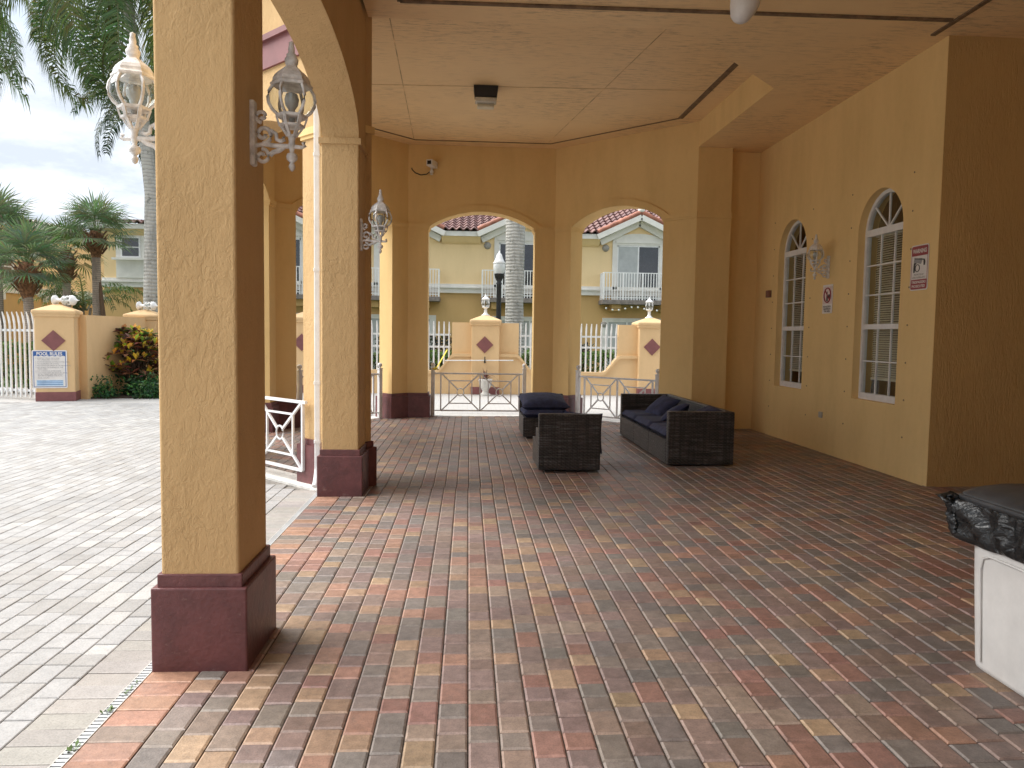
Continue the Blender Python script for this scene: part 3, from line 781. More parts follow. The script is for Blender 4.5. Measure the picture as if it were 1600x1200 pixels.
# ------------------------------------------------------------------ railings
def railing(name, label, a, b, nb=2, zb=DZ, wallend=False):
    a = V(a); b = V(b); d = b-a; Ln = d.length; ang = math.atan2(d.y, d.x)
    t = thing(name, label, 'gate', (a.x, a.y, zb), ang, 'white metal porch gates')
    for x in ((Ln,) if wallend else (0, Ln)):
        q = MB(); q.rprism(x-.035, x+.035, -.035, .035, .02, .92, .006, 2); q.rprism(x-.042, x+.042, -.042, .042, .92, .935, .006, 2)
        p = q.build('post', M_rail, t)
        q = MB(); q.lathe([(.0, .93), (.02, .932), (.018, .95), (.035, .965), (.044, .99), (.036, 1.02), (.0, 1.032)], x, 0, 14); q.build('ball_finial', M_rail, p)
    q = MB(); h0, h1 = .12, .825; m0, m1 = (.0 if wallend else .15), Ln-.10
    q.bar((-.06 if wallend else .03, 0, h1), (Ln-.03, 0, h1), .03, .03); q.bar((m0, 0, h0), (m1, 0, h0), .028, .028)
    q.bar((.03, 0, h0), (m0, 0, h0), .02, .02)
    w = (m1-m0)/nb
    for k in range(nb+1): q.bar((m0+w*k, 0, h0), (m0+w*k, 0, h1), .028, .026)
    for k in range(nb):
        x0, x1 = m0+w*k+.012, m0+w*(k+1)-.012; cx = (x0+x1)/2; cz = (h0+h1)/2
        ix = w*.29; iz = .215
        for sx in (-1, 1):
            q.bar((cx+sx*ix, 0, cz-iz), (cx+sx*ix, 0, cz+iz), .02, .02); q.bar((cx-ix, 0, cz+sx*iz), (cx+ix, 0, cz+sx*iz), .02, .02)
            for sz in (-1, 1):
                c_ = V((x0 if sx < 0 else x1, 0, h0 if sz < 0 else h1)); e_ = V((cx, 0, cz)); dd = (e_-c_).normalized()
                q.bar(c_, e_-dd*.068, .023, .023)
        q.tube([(cx+.066*math.cos(i*math.pi/10), 0, cz+.072*math.sin(i*math.pi/10)) for i in range(21)], .011, 6)
    q.build('panel', M_rail, t)
    return t
railing('porch_gate', 'white metal gate with crossed panels in the middle arch, behind empty chair seats', (-.66, 14.15), (1.08, 14.15))
railing('porch_gate', 'white metal gate under right arch, behind far end of the sofa', (2.04, 13.66), (3.23, 12.47))
railing('porch_gate', 'white metal gate partly hidden behind second column, left of the middle arch', (-1.60, 13.66), (-2.78, 12.48))
railing('porch_gate', 'nearest white metal railing panel between first two columns, by the pale deck', (-1.68, 7.68), (-2.98, 8.98), 2, DZ+.02, True)
# a loose strip of caution tape on one post
q = MB(); q.tube([(-.62, 14.10, .90), (-.60, 14.08, .86), (-.56, 14.09, .85), (-.6, 14.12, .88), (-.66, 14.10, .87), (-.62, 14.06, .85)], .014, 5)
q.idx([(-.61, 14.2, .87), (-.585, 14.2, .87), (-.42, 15.4, 1.20), (-.445, 15.4, 1.20)], [(0, 1, 2, 3)])
tag(q.build('caution_tape', plain('tape_yellow', (.75, .60, .04), .5)), 'yellow tape tied round the left post of the middle gate', 'tape')

# ------------------------------------------------------------------ wicker furniture
def cushion(mb, x0, x1, y0, y1, z0, z1, puff=.02, M=None, r=.035):
    bm = bmesh.new(); bmesh.ops.create_grid(bm, x_segments=14, y_segments=14, size=.5)
    st = len(mb.v); top = [v.co.copy() for v in bm.verts]; fs = [[v.index for v in f.verts] for f in bm.faces]; bm.free()
    hx, hy = (x1-x0), (y1-y0); th = (z1-z0)/2; zc = (z0+z1)/2
    vs = []
    for s in (1, -1):
        for c in top:
            ex = min(1, (.5-abs(c.x))*hx/r); ey = min(1, (.5-abs(c.y))*hy/r)
            e = math.sqrt(max(0, 1-(1-ex)**2))*math.sqrt(max(0, 1-(1-ey)**2))
            pf = puff*(1-4*c.x*c.x)*(1-4*c.y*c.y)
            wob = .004*mnoise.noise(V((c.x*7+x0*3, c.y*7+y0, s)))
            vs.append(((x0+x1)/2+c.x*hx, (y0+y1)/2+c.y*hy, zc+s*(th*e+pf)+wob))
    n = len(top)
    mb.idx(vs, fs+[[n+i for i in reversed(f)] for f in fs], True)
    if M is not None: mb.xform(M, st)
def pillow(name, label, loc, rot, w=.48, th=.17):
    q = MB(); n = 16; vs = []; fs = []
    for s in (1, -1):
        for i in range(n+1):
            for j in range(n+1):
                u, v = -1+2*i/n, -1+2*j/n
                e = max(0, (1-u*u)*(1-v*v))**.42
                k = 1-.07*(1-abs(u))**1 * abs(v)**6 - 0
                ku = 1-.07*(1-u*u)*abs(v); kv = 1-.07*(1-v*v)*abs(u)
                wr = .012*mnoise.noise(V((u*2.2+loc[0]*5, v*2.2+loc[1]*3, s*2)))*e
                vs.append((u*w/2*kv, v*w/2*ku, s*(th/2*e+wr)))
    m_ = (n+1)**2
    for i in range(n):
        for j in range(n):
            a = i*(n+1)+j; fs.append((a, a+n+1, a+n+2, a+1)); fs.append((m_+a, m_+a+1, m_+a+n+2, m_+a+n+1))
    q.idx(vs, fs, True)
    o = q.build(name, M_navy); o.location = loc; o.rotation_euler = rot
    return tag(o, label, 'cushion', 'loose navy cushions')
def foot(t, x, y, z):
    q = MB(); q.rbox(x-.035, x+.035, y-.032, y+.032, z, z+.05, .006); q.build('foot', M_alu, t)
# sofa along the right side, seat facing left
sx0, sx1, sy0, sy1 = 2.375, 3.17, 8.62, 11.42; zf = fl(2.7)-.012
sofa = thing('wicker_sofa', 'long dark wicker sofa with navy seat cushions against right of porch', 'sofa', (2.77, 10.0, zf))
q = MB()
for k in range(3):
    y0 = sy0+.10+k*(sy1-sy0-.2)/3; y1 = y0+(sy1-sy0-.2)/3
    q.rbox(sx0, sx1-.09, y0+.002, y1-.002, zf+.03, zf+.315, .012)
q.build('seat_base', M_wick, sofa, True)
q = MB(); q.rbox(sx1-.088, sx1, sy0+.1, sy1-.1, zf+.03, zf+.665, .012); q.build('backrest', M_wick, sofa, True)
for y0, y1 in ((sy0, sy0+.098), (sy1-.098, sy1)):
    q = MB(); q.rbox(sx0, sx1+.003, y0, y1, zf+.03, zf+.665, .012); q.build('armrest', M_wick, sofa, True)
for k in range(3):
    y0 = sy0+.10+k*(sy1-sy0-.2)/3; y1 = y0+(sy1-sy0-.2)/3
    q = MB(); cushion(q, sx0-.01, sx1-.10, y0+.006, y1-.006, zf+.316, zf+.425, .012); q.build('seat_cushion', M_navy, sofa, True)
for k in range(4):
    yy = sy0+.05+k*(sy1-sy0-.1)/3; foot(sofa, sx0+.025, min(max(yy, sy0+.028), sy1-.028)-.0, zf-.004); foot(sofa, sx1-.022, min(max(yy, sy0+.028), sy1-.028), zf-.004)
pillow('throw_pillow', 'navy pillow leaning at the far end of the sofa', (2.84, 10.70, zf+.53), (R(8), R(-38), R(14)), .44, .16)
pillow('throw_pillow', 'navy pillow leaning in the middle of the sofa', (2.80, 9.86, zf+.52), (R(-6), R(-34), R(-14)), .46, .16)
pillow('throw_pillow', 'navy pillow peeking over the near armrest of the sofa', (2.90, 8.96, zf+.555), (R(6), R(-30), R(5)), .46, .17)
# armless chair with its back to the camera
zf = fl(1.1)
ch = thing('wicker_chair', 'dark wicker armless chair with its back to the camera, mid terrace', 'chair', (1.15, 8.6, zf))
q = MB(); q.rbox(.80, 1.50, 8.24, 8.33, zf+.03, zf+.665, .012); q.build('backrest', M_wick, ch, True)
q = MB(); q.rbox(.80, 1.50, 8.332, 9.0, zf+.03, zf+.315, .012); q.build('seat_base', M_wick, ch, True)
q = MB(); q.rbox(.80, .84, 8.332, 8.62, zf+.316, zf+.47, .01); q.build('side_bracket', M_wick, ch, True)
q = MB(); cushion(q, .85, 1.51, 8.34, 9.0, zf+.317, zf+.425, .012); q.build('seat_cushion', M_navy, ch, True)
for x in (.85, 1.45):
    for y in (8.262, 8.94): foot(ch, x, y, zf-.004)
pillow('throw_pillow', 'navy pillow poking out past right side of the back-turned chair', (1.33, 8.50, zf+.43), (R(72), R(4), R(3)), .48)
# chair facing the camera
c2 = thing('wicker_chair', 'dark wicker armless chair facing the camera near the middle gate', 'chair', (1.18, 11.5, zf))
q = MB(); q.rbox(.83, 1.53, 11.83, 11.92, zf+.03, zf+.615, .012); q.build('backrest', M_wick, c2, True)
q = MB(); q.rbox(.83, 1.53, 11.0, 11.828, zf+.03, zf+.315, .012); q.build('seat_base', M_wick, c2, True)
q = MB(); cushion(q, .83, 1.53, 10.99, 11.82, zf+.317, zf+.425, .014); q.build('seat_cushion', M_navy, c2, True)
for x in (.88, 1.48):
    for y in (11.05, 11.87): foot(c2, x, y, zf)
pillow('throw_pillow', 'plump navy pillow on seat of the chair facing the camera', (1.17, 11.42, zf+.525), (R(9), 0, R(2)), .74, .24)

# ------------------------------------------------------------------ bin
tx, ty = 2.62, 3.06; zf = fl(2.6)
tb = thing('trash_can', 'beige plastic trash can with black lid at right edge of the terrace', 'trash can', (tx, ty, zf))
def loop(hx, hy, r, z, seg=5): return [(p[0], p[1], z) for p in rrect(-hx, hx, -hy, hy, r, seg)]
def loft(mb, loops, smooth=True, capb=True, capt=True):
    n = len(loops[0]); vs = [p for l in loops for p in l]
    mb.idx(vs, [(i*n+k, i*n+(k+1) % n, (i+1)*n+(k+1) % n, (i+1)*n+k) for i in range(len(loops)-1) for k in range(n)], smooth)
    if capt: mb.face(loops[-1])
    if capb: mb.face(loops[0][::-1])
q = MB(); loft(q, [loop(.222, .232, .07, .0, 8), loop(.236, .246, .08, .012, 8), loop(.240, .250, .085, .03, 8), loop(.254, .264, .085, .40, 8), loop(.264, .274, .085, .73, 8), loop(.275, .285, .085, .75, 8), loop(.275, .285, .085, .78, 8)], True)
bd = q.build('body', M_bin, tb)
for sgn in (-1,):
    pl = [(.02, -.10), (.02, .12)]
    q = MB(); pts = []
    for (yy, zz) in ((-.15, .05), (-.155, .28), (-.158, .48), (-.145, .535), (-.10, .555), (.10, .555), (.145, .535), (.158, .48), (.155, .28), (.15, .05)):
        pts.append((-(.2465+zz*.030), yy, zz))
    q.tube(pts, .006, 6); q.build('embossed_rib', M_bin, bd)
q = MB(); loft(q, [loop(.295, .305, .07, .785), loop(.30, .31, .07, .80), loop(.295, .305, .07, .818), loop(.25, .26, .07, .848), loop(.20, .21, .07, .868), loop(.13, .14, .06, .874)], True)
ld = q.build('lid', M_lid, tb)
q = MB(); loft(q, [loop(.302, .312, .07, .782), loop(.308, .318, .07, .788), loop(.308, .318, .07, .802), loop(.302, .312, .07, .808)], True); q.build('lid_rim', M_lid, ld)
bg = thing('trash_bag', 'crumpled black bin liner folded over rim of the beige trash can', 'bag', (tx, ty, zf))
q = MB(); n = 160; lev = [(.784, .018, 0), (.775, .026, .005), (.75, .034, .012), (.72, .042, .018), (.69, .046, .021), (.66, .042, .02), (.63, .034, .016), (.602, .022, .011), (.592, .006, .002)]
vs = []
base = [V(p[:2]) for p in rrect(-.27, .27, -.28, .28, .06, 8)]; bb_ = []
for p_, q_ in zip(base, base[1:]+base[:1]):
    k_ = max(1, int((q_-p_).length/.008)); bb_ += [p_.lerp(q_, i_/k_) for i_ in range(k_)]
base = bb_; n = len(base)
for (z, off, amp) in lev:
    ob = offset_poly([tuple(p) for p in base], off)
    for k in range(n):
        p = ob[k]; nn = p.normalized()
        ph = k/n*6.2832; w_ = .9*(.6-2*abs(math.sin(ph*6.5+z*14+2.2*mnoise.noise(V((p.x*4, p.y*4, z*6))))))+.55*(.6-2*abs(math.sin(ph*15-z*34+3.*mnoise.noise(V((p.x*6, p.y*6, z*10+4))))))+.3*mnoise.noise(V((p.x*18, p.y*18, z*22)))
        zz = z+(.022*mnoise.noise(V((p.x*4, p.y*4, 9.)))*(z < .65))
        p = p+nn*(amp*w_); 
        # knot of gathered film at the back-left corner
        kd = (p-V((-.33, .30))).length; p = p+V((-.5, .45))*max(0, .14-kd)*.9
        vs.append((p.x, p.y, zz))
q.idx(vs, [(i*n+k, i*n+(k+1) % n, (i+1)*n+(k+1) % n, (i+1)*n+k) for i in range(len(lev)-1) for k in range(n)], True)
q.build('folded_rim', M_bag, bg)
q = MB(); rr = random.Random(3); pts = []
for i in range(7): q.tube([(-.315, .27, .62+.02*i), (-.325+.01*math.sin(i*2), .30, .68+.012*i), (-.33+.02*math.sin(i), .29, .74+.006*i), (-.35-.012*math.cos(i*2), .31+.01*i*.5, .785+.01*math.sin(i)), (-.325, .30+.012*math.sin(i*3), .80), (-.29, .29, .78)], .016, 6)
q.build('bag_knot', M_bag, bg)
#==PART2==
# ------------------------------------------------------------------ garden wall, pillars, fences
WY = 19.58
def diamond(mb, cx, z, y, r, d=.02):
    mb.idx([(cx-r, y, z), (cx, y, z-r), (cx+r, y, z), (cx, y, z+r), (cx-r, y-d, z), (cx, y-d, z-r), (cx+r, y-d, z), (cx, y-d, z+r)], [(4, 5, 6, 7), (0, 1, 5, 4), (1, 2, 6, 5), (2, 3, 7, 6), (3, 0, 4, 7)])
def cap(mb, w, z):
    h = w/2
    lo = [[(-h-.01, -h-.01), (h+.01, -h-.01), (h+.01, h+.01), (-h-.01, h+.01)]]
    def sq(e, zz): return [(p[0], p[1], zz) for p in rrect(-h-e, h+e, -h-e, h+e, .03, 2)]
    loft(mb, [sq(.0, z-.08), sq(.03, z-.06), sq(.035, z-.01), sq(.05, z), sq(.055, z+.04), sq(.045, z+.07), sq(-.06, z+.115), sq(-h+.09, z+.20), sq(-h+.07, z+.21)], False)
def pillar(label, x, y, rz, w=.73, dia=True, h=1.83):
    t = thing('wall_pillar', label, 'pillar', (x, y, DZ), rz, 'garden wall pillars')
    q = MB(); q.rprism(-w/2, w/2, -w/2, w/2, .17, h+.04, .015); q.build('shaft', M_out, t)
    q = MB(); cap(q, w, h+.06); q.build('cap', M_out, t)
    q = MB(); q.rbox(-w/2-.012, w/2+.012, -w/2-.012, w/2+.012, 0, .20, .006); q.build('pillar_base', M_dia, t)
    if dia: q = MB(); diamond(q, -.02, 1.31, -w/2, .225); q.build('diamond_plaque', M_dia, t)
    return t
pm = pillar('peach wall pillar with maroon diamond, centred in the middle arch', .455, WY+.36, 0)
pr_ = pillar('peach wall pillar with maroon diamond, seen through right arch', 4.90, WY+.33, 0)
pillar('peach wall pillar glimpsed between the first two porch columns', -4.28, WY+.36, 0)
pl_ = pillar('peach wall pillar carrying the blue and white pool rules board', -9.0, 16.95, R(17), .74)
p3_ = pillar('peach wall pillar behind the croton bush by nearest column', -8.36, WY+.30, R(6), .73, False)
# wing walls with swept tops
def sweep(dx):
    a = abs(dx)
    if a < .80: return .995
    if a > 1.32: return .535
    t = (a-.80)/.52; return .535+.46*(1-t*t*(3-2*t))
def wallseg(label, x0, x1, c0, c1):
    t = thing('garden_wall', label, 'wall', ((x0+x1)/2, WY+.2, DZ), 0, 'low garden walls')
    hz = lambda x: max(sweep(x-c0), sweep(x-c1))
    n = 90; q = MB(); lip = MB()
    for i in range(n):
        a = x0+(x1-x0)*i/n; b = x0+(x1-x0)*(i+1)/n; za, zb = hz(a), hz(b)
        for (m_, ya, yb, lo, hi) in ((q, WY+.12, WY+.34, None, 0.), (lip, WY+.075, WY+.36, -.055, .03)):
            l0 = DZ if lo is None else za+lo; l1 = DZ if lo is None else zb+lo
            m_.face([(a, ya, l0), (b, ya, l1), (b, ya, zb+hi), (a, ya, za+hi)]); m_.face([(a, ya, za+hi), (b, ya, zb+hi), (b, yb, zb+hi), (a, yb, za+hi)])
            m_.face([(b, yb, l1), (a, yb, l0), (a, yb, za+hi), (b, yb, zb+hi)])
            if lo is not None: m_.face([(a, ya, l0), (a, yb, l0), (b, yb, l1), (b, ya, l1)])
    w = q.build('wall_body', M_out, t, True); lip.build('coping', M_out, w, True)
    for c, s in ((c0, 1), (c1, -1)):
        xa, xb = sorted((c+s*.34, c+s*.885))
        q = MB(); q.box(xa, xb, WY+.16, WY+.33, .5, 1.84); q.build('wing', M_out, t, True)
def fence(label, p, d, Ln, z0, z1, r1, r2, sp=.135, curve=.05, group='white picket fences'):
    t = thing('picket_fence', label, 'fence', (p[0], p[1], DZ), math.atan2(d[1], d[0]), group)
    q = MB()
    for z in (r1, r2): q.rbox(0, Ln, -.02, .02, z-.025, z+.025, .004)
    q.build('rails', M_white, t)
    n = int(Ln/sp); me = None
    for k in range(n+1):
        if me is None:
            m_ = MB(); pts = [(0, 0, z0), (0, 0, z1-.32), (0, -.01, z1-.22), (0, -.03, z1-.11), (0, -.065, z1)]
            m_.tube(pts, [.023, .023, .023, .021, .011], 8); o = m_.build('picket', M_white, t); me = o
        else:
            o = me.copy(); C.objects.link(o); o.parent = t
        o.location = ((Ln-n*sp)/2+k*sp, -.035, 0)
wallseg('low peach garden wall with swept top, right of the centre pillar', .455, 4.90, .455, 4.90)
wallseg('low peach garden wall with swept top, left of the centre pillar', -4.28, .455, -4.28, .455)
wallseg('low peach garden wall behind first porch column', -8.36, -4.28, -8.36, -4.28)
wallseg('low peach garden wall running on right behind end pier', 4.90, 9.4, 4.90, 9.4)
fence('white picket fence on low wall seen in the right arch', (1.35, WY+.24), (1, 0), 2.65, .60, 1.90, 1.27, 1.56)
fence('white picket fence on low wall seen at left of middle arch', (-3.38, WY+.24), (1, 0), 2.92, .60, 1.90, 1.24, 1.56)
fence('white picket fence on low wall behind first porch columns', (-7.45, WY+.24), (1, 0), 2.25, .60, 1.90, 1.24, 1.56)
fence('white picket fence reaching the deck, left edge beside pool rules pillar', (-13.4, 18.25), (4.1, -1.42), 4.2, .05, 1.92, .20, 1.52)
t = thing('garden_wall', 'plain peach wall behind the croton bush joining two pillars', 'wall', (-8.45, 18.2, DZ), 0)
q = MB(); q.bar((-8.62, 17.2, .87), (-8.30, 19.6, .87), .22, 1.92); q.build('wall_body', M_out, t, True)
# pedestal lanterns on the pillars
def ped(label, loc, rot=None):
    t = thing('pedestal_lantern', label, 'lantern', loc, 0, 'lanterns on the wall pillars')
    q = MB(); q.lathe([(.11, 0), (.115, .02), (.07, .04), (.05, .07), (.035, .12), (.045, .15), (.03, .17), (.055, .20), (.10, .225), (.10, .235), (.06, .24)], 0, 0, 12); q.build('stem', M_white, t)
    gl = [(.075, .235), (.10, .28), (.105, .33), (.09, .40), (.08, .43)]
    for k in range(6):
        a = math.pi/3*k+.2
        q = MB(); q.tube([(r0*math.cos(a), r0*math.sin(a), z0) for r0, z0 in gl], .011, 6); q.build('cage_rib', M_white, t)
    q = MB(); q.lathe(gl, 0, 0, 16); q.build('globe', M_globe, t)
    q = MB(); q.lathe([(.07, .42), (.115, .425), (.105, .45), (.06, .49), (.03, .51), (.025, .53), (.012, .55), (.0, .60)], 0, 0, 12); q.build('roof_cap', M_white, t)
    if rot: t.rotation_euler = rot
    return t
ped('white lantern standing on the centre pillar, in the middle arch', (.455, WY+.36, 2.03)); ped('white lantern standing on the right arch pillar', (4.87, WY+.33, 2.03))
ped('fallen white lantern lying on the pool rules pillar cap', (-9.06, 16.95, 2.14), (R(90), 0, R(80)))
ped('fallen white lantern lying on the pillar behind croton bush', (-8.50, WY+.25, 2.14), (R(90), 0, R(75)))
# pool rules board
r_ = thing('pool_rules_sign', 'blue and white POOL RULES board on the left garden pillar', 'sign', (-9.1, 16.65, .63))
ang = R(17); u_ = V((math.cos(ang), math.sin(ang), 0)); n_ = V((math.sin(ang), -math.cos(ang), 0))
o_ = V((-9.0, 16.95, 0))+n_*.385-u_*.10; o_.z = .645
S = Sign(r_, Matrix(((u_.x, 0, n_.x, o_.x), (u_.y, 0, n_.y, o_.y), (0, 1, 0, o_.z), (0, 0, 0, 1))))
S.part('panel', M_sw, plate(rrect(-.33, .33, -.41, .41, .03), .005), 0)
S.part('border', M_sb, lambda q: [q.box(a, b, c, d, -.001, 0) for a, b, c, d in ((-.305, -.293, -.385, .3), (.293, .305, -.385, .3), (-.305, .305, -.385, -.373))], .0015)
S.part('header', M_sb, lambda q: q.prism([(-.305, .385), (.305, .385)]+[(.305-.61*i/12, .275+(.016 if i % 2 else 0)) for i in range(13)], -.001, 0), .002)
S.part('body_panel', M_slb, plate(rrect(-.285, .285, -.365, .262, .01), .001), .0012) if False else None
S.part('lower_panel', M_slb, plate(rrect(-.25, .25, -.36, -.235, .006), .001), .0016)
S.text('POOL RULES', 0, .328, .10, M_sw, .003, .48, bold=.003)
rules = [('1. SWIM AT YOUR OWN RISK.', .235), ('NO LIFEGUARD ON DUTY.', .20), ('2. SHOWER BEFORE ENTERING THE POOL.', .155), ('3. NO RUNNING OR DIVING.', .115), ('4. NO FOOD OR DRINK IN OR NEAR POOL.', .075), ('5. NO GLASS OR ANIMALS IN THE', .035), ('POOL AREA.', .003), ('6. NO SWIMMING AFTER DARK.', -.04), ('7. CHILDREN MUST BE WITH AN ADULT', -.08), ('AT ALL TIMES. USE THE TOILET', -.112), ('BEFORE ENTERING THE POOL.', -.144), ('POOL HOURS', -.19)]
for s_, y_ in rules: S.text(s_, -.265 if s_[0].isdigit() else -.225, y_, .034, M_sg, .003, None, 'LEFT')
S.part('lower_stripes', M_sb, lambda q: [q.box(-.24, .24, z, z+.012, -.001, 0) for z in (-.262, -.30, -.338)], .002)
# shepherd pole, urn and its plant in front of the centre pillar
t = thing('rescue_pole', 'long white pole hung level in front of centre pillar', 'pole', (.3, WY-.08, .84))
q = MB(); q.tube([(-.60, WY-.09, .838), (1.19, WY-.09, .862)], .014, 8); q.build('shaft', M_white, t, True)
q = MB(); q.bar((.44, WY, .80), (.44, WY-.09, .83), .04); q.bar((.44, WY-.10, .80), (.44, WY-.10, .95), .03); q.build('hook', M_dark, t, True)
t = thing('urn_planter', 'cream urn planter standing before the centre pillar', 'planter', (.455, WY-.32, DZ))
q = MB(); q.lathe([(.13, 0), (.14, .04), (.09, .07), (.075, .12), (.10, .17), (.155, .26), (.165, .36), (.18, .40), (.175, .43), (.14, .43), (.13, .38)], 0, 0, 20); q.build('bowl', M_conc, t)
def blades(mb, c, n, l, w, spread, cols, rr, droop=.5):
    for k in range(n):
        a = rr.uniform(0, 6.283); e = rr.uniform(*spread); ll = l*rr.uniform(.6, 1.1); mb.col = rr.choice(cols)
        h = V((math.cos(a), math.sin(a), 0)); s = V((-math.sin(a), math.cos(a), 0)); pts = []
        for i in range(4):
            f = i/3; ee = e-droop*f*f; pts.append(V(c)+h*(ll*f*math.cos(e))+V((0, 0, 1))*(ll*f*math.sin(ee)))
        for i in range(3):
            w0 = w*(1-(i/3)**1.5); w1 = w*(1-((i+1)/3)**1.5)
            mb.face([pts[i]-s*w0, pts[i]+s*w0, pts[i+1]+s*w1, pts[i+1]-s*w1])
M_leaf = colattr('leaf', rough=.5, var=.2, nscale=20, bs=0, sub=.3, spec=.4)
M_leaf2 = colattr('palm_leaf', rough=.5, var=.22, nscale=9, bs=0, sub=.36, spec=.4)
rr = random.Random(8); q = MB(); blades(q, (.455, WY-.32, .36), 34, .42, .018, (.3, 1.5), [(.16, .045, .05), (.20, .07, .06), (.10, .05, .03)], rr)
tag(q.build('bromeliad', M_leaf), 'spiky reddish plant growing in the cream urn', 'plant')

# ------------------------------------------------------------------ shrubs
def leafblob(mb, n, boxes, size, cols, rr, up=.3):
    for _ in range(n):
        x0, x1, y0, y1, z0, z1 = rr.choice(boxes)
        p = V((rr.uniform(x0, x1), rr.uniform(y0, y1), rr.uniform(z0, z1)))
        d = V((rr.gauss(0, 1), rr.gauss(0, 1), rr.gauss(up, .8))).normalized(); s = d.cross(V((rr.gauss(0, 1), rr.gauss(0, 1), rr.gauss(0, 1)))).normalized()
        l = size*rr.uniform(.6, 1.3); mb.col = tuple(c*rr.uniform(.7, 1.25) for c in rr.choice(cols))
        mb.face([p, p+d*l*.5+s*l*.28, p+d*l, p+d*l*.5-s*l*.28])
HG = [(.09, .16, .03), (.13, .22, .045), (.17, .27, .06), (.05, .10, .025)]
def hedge(label, x0, x1, y0, y1, z1, n, seed, cols=HG, size=.075, z0=.0, group='clipped green hedges'):
    rr = random.Random(seed); bx = []
    k = max(2, int((x1-x0)/.35))
    for i in range(k):
        a = x0+(x1-x0)*i/k; b = x0+(x1-x0)*(i+1)/k; h = z1*rr.uniform(.86, 1.04)
        bx += [(a-.08, b+.08, y0, y1, h-.25, h)]*2+[(a-.05, b+.05, y0-.05, y0+.15, z0+.1, h)]*3
    t = thing('hedge', label, 'hedge', ((x0+x1)/2, (y0+y1)/2, DZ), 0, group)
    q = MB(); leafblob(q, n, bx, size, cols, rr); q.build('foliage', M_leaf, t, True)
    q = MB()
    for i in range(k*2): 
        xx = x0+(x1-x0)*(i+.5)/(k*2); q.tube([(xx, (y0+y1)/2, DZ), (xx+rr.uniform(-.1, .1), (y0+y1)/2, z1*.75)], .02, 5)
        q.tube([(xx, (y0+y1)/2, .3), (xx+rr.uniform(-.2, .2), y0+.1, z1*.85)], .012, 5)
    q.build('stems', plain('stem_brown', (.06, .04, .025), .9), t, True)
hedge('clipped green hedge behind the right arch picket fence', 1.3, 4.1, 20.3, 20.9, 1.12, 5200, 1)
hedge('clipped green hedge behind the fence at left of middle arch', -3.5, -.2, 20.3, 20.9, 1.10, 5200, 2)
hedge('clipped green hedge behind fence and first two porch columns', -7.6, -5.1, 20.3, 20.9, 1.10, 3600, 3)
hedge('leafy green hedge behind picket fence at left edge', -13.4, -9.5, 18.4, 19.0, 1.15, 7000, 4)
DG = [(.03, .05, .025), (.045, .05, .03), (.06, .045, .035)]
hedge('dark reddish shrub row behind the left of middle arch', -2.6, -.3, 21.6, 22.2, 1.42, 1800, 5, DG, .11, group=None)
hedge('dark shrub row behind the right arch fence', 2.2, 3.6, 21.6, 22.2, 1.40, 1400, 6, DG, .11, group=None)
# croton with ground cover
t = thing('croton_bush', 'croton bush with yellow, orange and dark red leaves beside nearest column', 'bush', (-7.5, 18.2, DZ))
rr = random.Random(12); q = MB(); st = MB()
for k in range(120):
    a = rr.uniform(0, 6.283); rad = math.sqrt(rr.random()); z = rr.uniform(.45, 1.5)
    prof = .75*math.sin(min(1, (1.72-z)/1.0)*1.45)+.05
    p = V((-7.95+math.cos(a)*rad*prof, 18.35+math.sin(a)*rad*prof*.8, z))
    if rr.random() < .55: st.tube([(-7.95+rr.uniform(-.15, .15), 18.35+rr.uniform(-.1, .1), DZ), p*.5+V((-7.95, 18.35, z*.7))*.5, p], [.016, .012, .007], 5)
    young = rr.random(); kind_ = rr.random()
    for j in range(11):
        b_ = rr.uniform(0, 6.283); inner = j < 6 and young > .4
        e = rr.uniform(.8, 1.3) if inner else rr.uniform(-.2, .7)
        d = V((math.cos(b_)*math.cos(e), math.sin(b_)*math.cos(e), math.sin(e))); s = V((-math.sin(b_), math.cos(b_), 0)); l = rr.uniform(.19, .31)*(.8 if inner else 1.05)
        if inner: c = rr.choice([(.78, .60, .04), (.70, .40, .07), (.75, .52, .07), (.40, .50, .07)]) if kind_ < .8 else (.22, .36, .05)
        else: c = rr.choice([(.13, .045, .045), (.24, .08, .06), (.08, .06, .035), (.30, .13, .07), (.42, .19, .07), (.08, .14, .04)])
        q.col = tuple(x*rr.uniform(.75, 1.2) for x in c)
        m1 = p+d*l*.5+V((0, 0, .012)); q.face([p, m1+s*l*.19, p+d*l-V((0, 0, .03)), m1-s*l*.19])
q.build('foliage', M_leaf, t, True); st.build('stems', plain('stem_brown2', (.07, .045, .03), .9), t, True)
rr = random.Random(15); q = MB(); bx = []
for k in range(40):
    x = rr.uniform(-8.4, -6.2); y = rr.uniform(17.35, 18.3); h = rr.uniform(.15, .5)
    bx.append((x-.2, x+.2, y-.15, y+.15, DZ, h))
leafblob(q, 4200, bx, .085, [(.03, .11, .035), (.05, .15, .05), (.025, .075, .03), (.09, .19, .05)], rr, .6)
o = kind(q.build('ground_cover', M_leaf), 'stuff'); o['label'] = 'low bright green ground cover under the croton bush'; o['category'] = 'plants'
mb = MB(); mb.prism([(-8.6, 17.25), (-7.4, 17.6), (-5.6, 18.1), (-5.6, 19.6), (-8.4, 19.6)], DZ-.03, DZ+.03); kind(mb.build('planting_bed', M_soil), 'structure')

